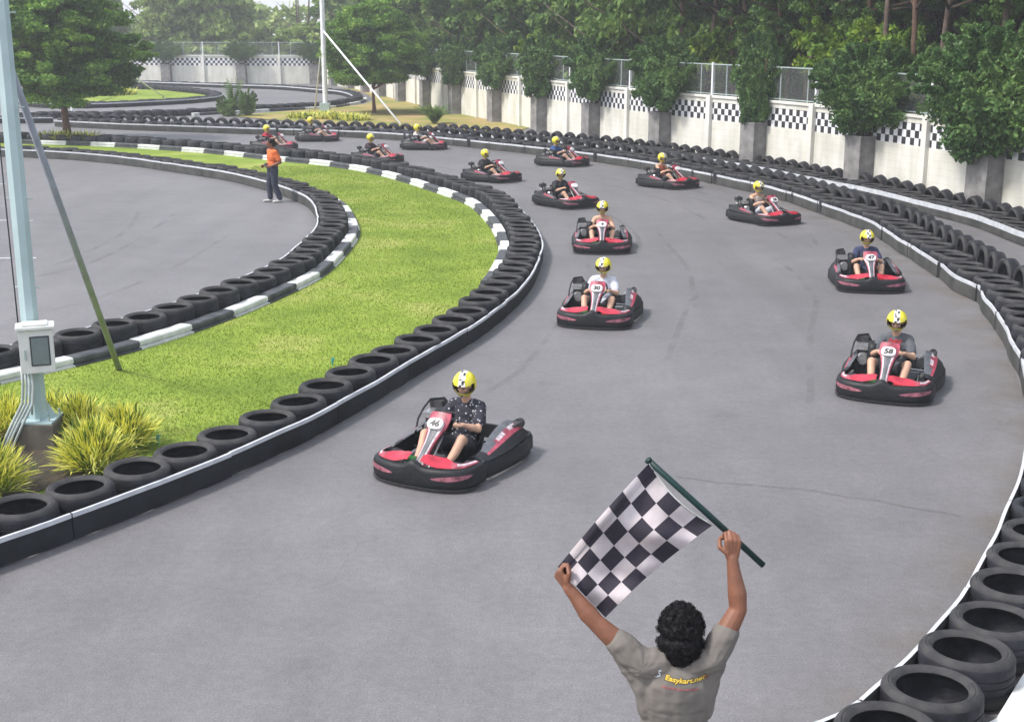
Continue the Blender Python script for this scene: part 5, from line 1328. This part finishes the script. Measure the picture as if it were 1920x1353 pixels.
mb=MB(); mb.ell(pel+V3((0,0,-.01)),(.168,.125,.14))
for s in (-1,1): mb.cap(pel+V3((s*.09,0,-.03)),.105,V3((s*.12,.01,.13)),.075)
organic('trousers',mb,[M['denim']],.012,3,man)
for s in (-1,1):
    mb=MB(); mb.cap(V3((s*.12,-.04,.045)),.042,V3((s*.13,.13,.04)),.038); organic('shoe',mb,[M['shoedark']],.01,2,man)
# hair : curly mass + tufts
Mx=Matrix((fwdv.cross(upv).normalized(),fwdv,upv)).transposed()
hc=head+Mx@V3((0,-.012,.012)); mb=MB()
random.seed(4)
mb.ell(hc,(.096,.108,.112),24,16,Mx); mb.ell(hc+Mx@V3((0,-.03,-.085)),(.082,.066,.082),16,10,Mx)
mb.ell(hc+Mx@V3((0,-.02,-.04)),(.094,.095,.085),20,12,Mx)
cen=[]
for i in range(620):
    while 1:
        d=V3((random.gauss(0,1),random.gauss(0,1),random.gauss(0,1))).normalized()
        if d.y<.25 or d.z>.25: 
            if d.z>-.85: break
    q=hc+Mx@V3((d.x*.096*(1 if d.z>-.3 else .97),d.y*.110,d.z*.120-(.035 if d.z<0 else 0))); 
    if d.z<-.2: q=q+Mx@V3((0,.0,0)); 
    cen.append((q,d)); r=random.uniform(.006,.015); mb.ell(q,(r,r,r),6,5)
hair=organic('hair',mb,[M['hair']],.004,4,man,lambda c:.005*noise.noise(c*45)+.003*noise.noise(c*95))
mb=MB()
for i in range(3200):
    q,d=random.choice(cen); n=(Mx@d); u=n.cross(V3((random.gauss(0,1),random.gauss(0,1),random.gauss(0,1)))).normalized(); v=n.cross(u); r=random.uniform(.004,.011); a0=random.uniform(0,6.28); b=q+n*random.uniform(.002,.013)+u*random.uniform(-.01,.01)
    mb.tube([b+(u*math.cos(a0+k*.9)+n*math.sin(a0+k*.9))*r+v*(k*.002) for k in range(5)],[.0010]*4+[.0004],3)
c=mk('curls',mb,M['hair'],hair,smooth=True)
# logo on the back
dg=bpy.context.evaluated_depsgraph_get(); bv=BVHTree.FromPolygons([v.co for v in shirt.data.vertices],[p.vertices for p in shirt.data.polygons])
camo=V3((0,0,H))-o0
def on_shirt(px,py,lift):
    d=V3(ray(px,py)).normalized(); h=bv.ray_cast(camo,d)
    if h[0] is None: return None
    return h[0]-d*lift
# anchor grid: u along the line, v up -> pixel, then onto the cloth (decal printed on the shirt)
def print_on(me,f,lift,name,m):
    me.materials.clear(); me.materials.append(m)
    import bmesh
    bm=bmesh.new(); bm.from_mesh(me); bmesh.ops.triangulate(bm,faces=bm.faces); bmesh.ops.subdivide_edges(bm,edges=[e for e in bm.edges if e.calc_length()>.12],cuts=2,use_grid_fill=False)
    bad=[]
    for v in bm.verts:
        q=on_shirt(*f(v.co.x,v.co.y),lift)
        if q is None: bad.append(v)
        else: v.co=q
    bmesh.ops.delete(bm,geom=bad,context='VERTS'); bm.to_mesh(me); bm.free(); me.update(); o=link(name,me,shirt); return o
def curve_line(x,y):    # x 0..1 along the words, y in letter heights
    px=1247+x*76; base=1274+9*math.sin(x*PI*.9)-6*x*x; return px,base-y*(14.5-3*x)
tm=text_mesh('Easykart.net',1.0,M['logoyellow'],'lettering',0,.25,.03); xs=[v.co.x for v in tm.vertices]; x0,x1=min(xs),max(xs)
for v in tm.vertices: v.co.x=(v.co.x-x0)/(x1-x0); v.co.y=(v.co.y+.38)/1.0
t2=text_mesh('Easykart.net',1.0,M['logodark'],'lettering_outline',0,.25,.10)
for v in t2.vertices: v.co.x=(v.co.x-x0)/(x1-x0); v.co.y=(v.co.y+.38)/1.0
print_on(t2,curve_line,.0022,'lettering_outline',M['logodark'])
print_on(tm,curve_line,.0040,'lettering',M['logoyellow'])
mb=MB(); nn=26
for i in range(nn):
    x=.0+i*.038; hgt=.32+.25*abs(math.sin(i*2.3)); mb.add([(x,-.0,0),(x+.026,-.0,0),(x+.026,hgt,0),(x,hgt,0)],[(0,1,2,3)])
def red_line(x,y): return 1240+x*72, 1288+7*math.sin(min(1,x)*PI*.75)-y*9
print_on(mesh_from('red_print',mb,[M['logored']]),red_line,.0025,'red_print',M['logored'])
tm=text_mesh('S',1.0,M['logowhite'],'emblem',0,.3,.03)
print_on(tm,lambda x,y:(1235+x*13,1262-y*16),.003,'emblem',M['logowhite'])
mb=MB(); mb.add([(-.6,-.05,0),(.1,.05,0),(.5,.35,0),(.35,-.05,0),(-.1,-.2,0)],[(0,1,2,3,4)])
print_on(mesh_from('emblem_swoosh',mb,[M['logowhite']]),lambda x,y:(1233+x*13,1267-y*10),.003,'emblem_swoosh',M['logowhite'])
# ---- flag
FY=5.575
def W(px,py,Y): return at(px,py,Y)
root=empty('chequered_flag',W(1217,865,FY)); tag(root,'black and white chequered flag on a dark green pole held up by the man','flag'); r0=root.location.copy()
mb=MB(); mb.tube([W(1214,861,FY+.01)-r0,W(1320,957,FY)-r0,W(1431,1059,FY-.01)-r0],.0145,14); mb.cyl(W(1214,861,FY+.01)-r0,W(1217,864,FY+.01)-r0,.017,14); mk('pole',mb,M['pole'],root,smooth=True)
PA,PB,PD,PC=(1217,868),(1336,984),(1046,1062),(1135,1157)
us=[0,.17,.38,.59,.80,1.0]; vs_=[0,.13,.28,.43,.58,.73,.87,1.0]
sub=6
def cloth(u,v):
    # u along the pole side (A->B), v from the pole tip down the long side (A->D)
    e0=(PA[0]+(PB[0]-PA[0])*u,PA[1]+(PB[1]-PA[1])*u); bow=math.sin(u*PI); e0=(e0[0]-9*bow,e0[1]+9*bow)
    e1=(PD[0]+(PC[0]-PD[0])*u,PD[1]+(PC[1]-PD[1])*u)
    px=e0[0]+(e1[0]-e0[0])*v; py=e0[1]+(e1[1]-e0[1])*v
    l0=math.sin(v*PI)*(1-u)**2; px-=2*l0; py-=2*l0
    l1=math.sin(v*PI)*u**2; px+=-7*l1; py+=-3*l1
    Y=FY-.012-.05*v*u +.022*math.sin(v*9+u*3.2)+.015*math.sin(u*8-v*6+1)+.010*math.sin(v*21+u*7)*(.3+u) +.02*u*v
    if v>.93 and u<.1: Y-=.01
    return W(px,py,Y)
vv=[];
uu=[];
for a,b in zip(us[:-1],us[1:]): uu+=[a+(b-a)*k/sub for k in range(sub)]
uu.append(1.0)
for a,b in zip(vs_[:-1],vs_[1:]): vv+=[a+(b-a)*k/sub for k in range(sub)]
vv.append(1.0)
mb=MB(); V=[cloth(u,v)-r0 for v in vv for u in uu]; nu=len(uu); fs=[];ms=[]
for j in range(len(vv)-1):
    for i in range(nu-1):
        a=j*nu+i; fs.append((a,a+1,a+nu+1,a+nu)); ms.append((i//sub+j//sub)%2)
mb.add(V,fs,[1-m for m in ms]) 
cl=mk('cloth',mb,[M['flagwhite'],M['flagblack']],root,smooth=True)
# folded over strip on the long free edge
mb=MB(); V=[];fs=[];ms=[]
for j,v in enumerate(vv):
    a=cloth(0,v)-r0; b=cloth(.10,v)-r0; V+=[a+V3((0,-.004,.002)),(a+b)/2+V3((0,-.016*math.sin(v*PI)-.004,.004)),b+V3((0,-.006,0))]
for j in range(len(vv)-1):
    for k in range(2): q=j*3+k; fs.append((q,q+1,q+4,q+3)); ms.append((j//sub)%2)
mb.add(V,fs,[1-m for m in ms]); mk('folded_edge',mb,[M['flagwhite'],M['flagblack']],cl,smooth=True)
mb=MB(); mb.tube([cloth(u/12,0)-r0+V3((0,-.002,.001)) for u in range(13)],.0035,6); mk('hem_cord',mb,M['kerbwhite'],cl,smooth=True)
mb=MB(); mb.tube([cloth(1,0)-r0,W(1341,978,FY)-r0],.003,6); mb.tube([cloth(0,0)-r0,W(1221,868,FY)-r0],.003,6); mk('tie',mb,M['kerbwhite'],root)
# ================================================================ MARSHAL IN ORANGE
pp=unp(514,379); mar=empty('person',(pp.x,pp.y,0),R(-62)); mar.scale=(1.2,1.25,1.04); tag(mar,'man in orange shirt and dark jeans walking on the paddock asphalt','person')
mb=MB(); hd=V3((0,-.03,1.56)); 
P_=head_mb(mb,hd,V3((0,-1,-.35)).normalized(),V3((0,-.35,1)).normalized(),.98); mb.cap(V3((0,.02,1.36)),.058,V3((0,0,1.50)),.05)
mb.ell((0,.01,1.22),(.16,.10,.20)); mb.ell((0,0,.98),(.145,.105,.15))
J={-1:[V3((-.19,.01,1.34)),V3((-.26,.08,1.08)),V3((-.20,-.14,.96))],1:[V3((.19,.01,1.34)),V3((.25,.10,1.08)),V3((.17,-.10,.98))]}
for s in (-1,1):
    a,b,c_=J[s]; mb.cap(V3((s*.08,.01,1.33)),.07,a,.055); mb.cap(a,.054,b,.042); mb.cap(b,.042,c_,.028); hand_(mb,c_,V3((-s*.5,-.8,-.3)),V3((-s,0,0)),V3((0,-.3,1)),(.5,.6,.4),.95)
L={-1:[V3((-.09,0,.92)),V3((-.10,-.06,.50)),V3((-.10,-.05,.09))],1:[V3((.09,0,.92)),V3((.10,.0,.49)),V3((.12,.10,.09))]}
for s in (-1,1):
    a,b,c_=L[s]; mb.cap(a,.085,b,.055); mb.cap(b,.055,c_,.036)
organic('body',mb,[M['skintan']],.010,4,mar)
mb=MB(); mb.ell((0,.01,1.21),(.185,.122,.21)); mb.ell((0,.0,1.0),(.172,.128,.16)); mb.cap(V3((0,.015,1.36)),.07,V3((0,.015,1.39)),.062)
for s in (-1,1): a,b,_=J[s]; mb.cap(V3((s*.08,.01,1.33)),.078,a,.07); mb.cap(a,.07,a.lerp(b,.72),.066)
sh=organic('shirt',mb,[M['orange']],.010,3,mar,lambda c:.006*noise.noise(V3((c.x*8,c.y*8,c.z*16))))
mb=MB(); mb.ell((0,0,.93),(.165,.125,.11))
for s in (-1,1): a,b,c_=L[s]; mb.cap(a,.10,b,.072); mb.cap(b,.072,c_+V3((0,0,.03)),.062)
organic('jeans',mb,[M['denim']],.010,3,mar,lambda c:.005*noise.noise(c*18))
for s in (-1,1):
    c_=L[s][2]; mb=MB(); mb.cap(c_+V3((0,.04,-.05)),.038,c_+V3((0,-.14,-.055)),.034); organic('shoe',mb,[M['shoe']],.009,2,mar)
mb=MB(); mb.ell(hd+V3((0,.022,.045)),(.088,.098,.090),20,12); mb.ell(hd+V3((0,.05,-.02)),(.078,.062,.07),16,10); organic('hair',mb,[M['hair']],.009,2,mar,lambda c:.004*noise.noise(c*60))
mb=MB(); mb.box((0,-.14,1.0),(.16,.06,.10)); mk('waist_bag',mb,M['shoedark'],mar,bevel=.015)
# ================================================================ LIGHT, SKY, CAMERA
w=bpy.data.worlds.new('World'); SC.world=w; w.use_nodes=True; nt=w.node_tree; bg=nt.nodes['Background']
sky=nt.nodes.new('ShaderNodeTexSky'); sky.sky_type='NISHITA'; sky.sun_disc=False; sky.sun_elevation=R(52); sky.sun_rotation=R(-108); sky.air_density=1.2; sky.dust_density=3.5; sky.ozone_density=1.0
mixn=nt.nodes.new('ShaderNodeMix'); mixn.data_type='RGBA'; mixn.inputs[0].default_value=SKYMIX
nt.links.new(sky.outputs[0],mixn.inputs[6]); mixn.inputs[7].default_value=(6.3,6.5,7.0,1)
nt.links.new(mixn.outputs[2],bg.inputs['Color']); bg.inputs['Strength'].default_value=SKYS
sl=bpy.data.lights.new('sun','SUN'); sl.energy=SUNE; sl.angle=R(SUNA); sl.color=(1,.96,.90)
so=bpy.data.objects.new('sun',sl); COL.objects.link(so)
az=R(-108); el=R(54); dv=V3((math.sin(az)*math.cos(el),math.cos(az)*math.cos(el),math.sin(el)))
# sky rotation convention: rotation measured from +Y towards +X here
so.rotation_euler=dv.to_track_quat('Z','Y').to_euler()
if HAZE:
    mb=MB(); mb.box((-22,96,6.0),(190,215,22)); hz=mk('haze',mb,[]); hz['kind']='stuff'; hz['label']='thin pale haze in the humid air over the far part of the track'
    m=bpy.data.materials.new('haze'); m.use_nodes=True; nt=m.node_tree; nt.nodes.remove(nt.nodes['Principled BSDF']); pv=nt.nodes.new('ShaderNodeVolumePrincipled'); pv.inputs['Color'].default_value=(.93,.96,1,1); pv.inputs['Density'].default_value=HAZE; pv.inputs['Anisotropy'].default_value=.2
    nt.links.new(pv.outputs[0],nt.nodes['Material Output'].inputs['Volume']); hz.data.materials.append(m)
cam=bpy.data.cameras.new('camera'); co=bpy.data.objects.new('camera',cam); COL.objects.link(co); co.location=(0,0,H); co.rotation_euler=(PI/2-TH,0,0)
cam.sensor_width=36; cam.lens=36*F/1920; cam.clip_end=2000; cam.clip_start=.05; SC.camera=co
SC.view_settings.view_transform='Standard'; SC.view_settings.look='None'; SC.view_settings.gamma=1; SC.view_settings.exposure=EXPO
SC.cycles.volume_bounces=0; SC.cycles.max_bounces=6; SC.cycles.transparent_max_bounces=12; SC.cycles.volume_step_rate=4
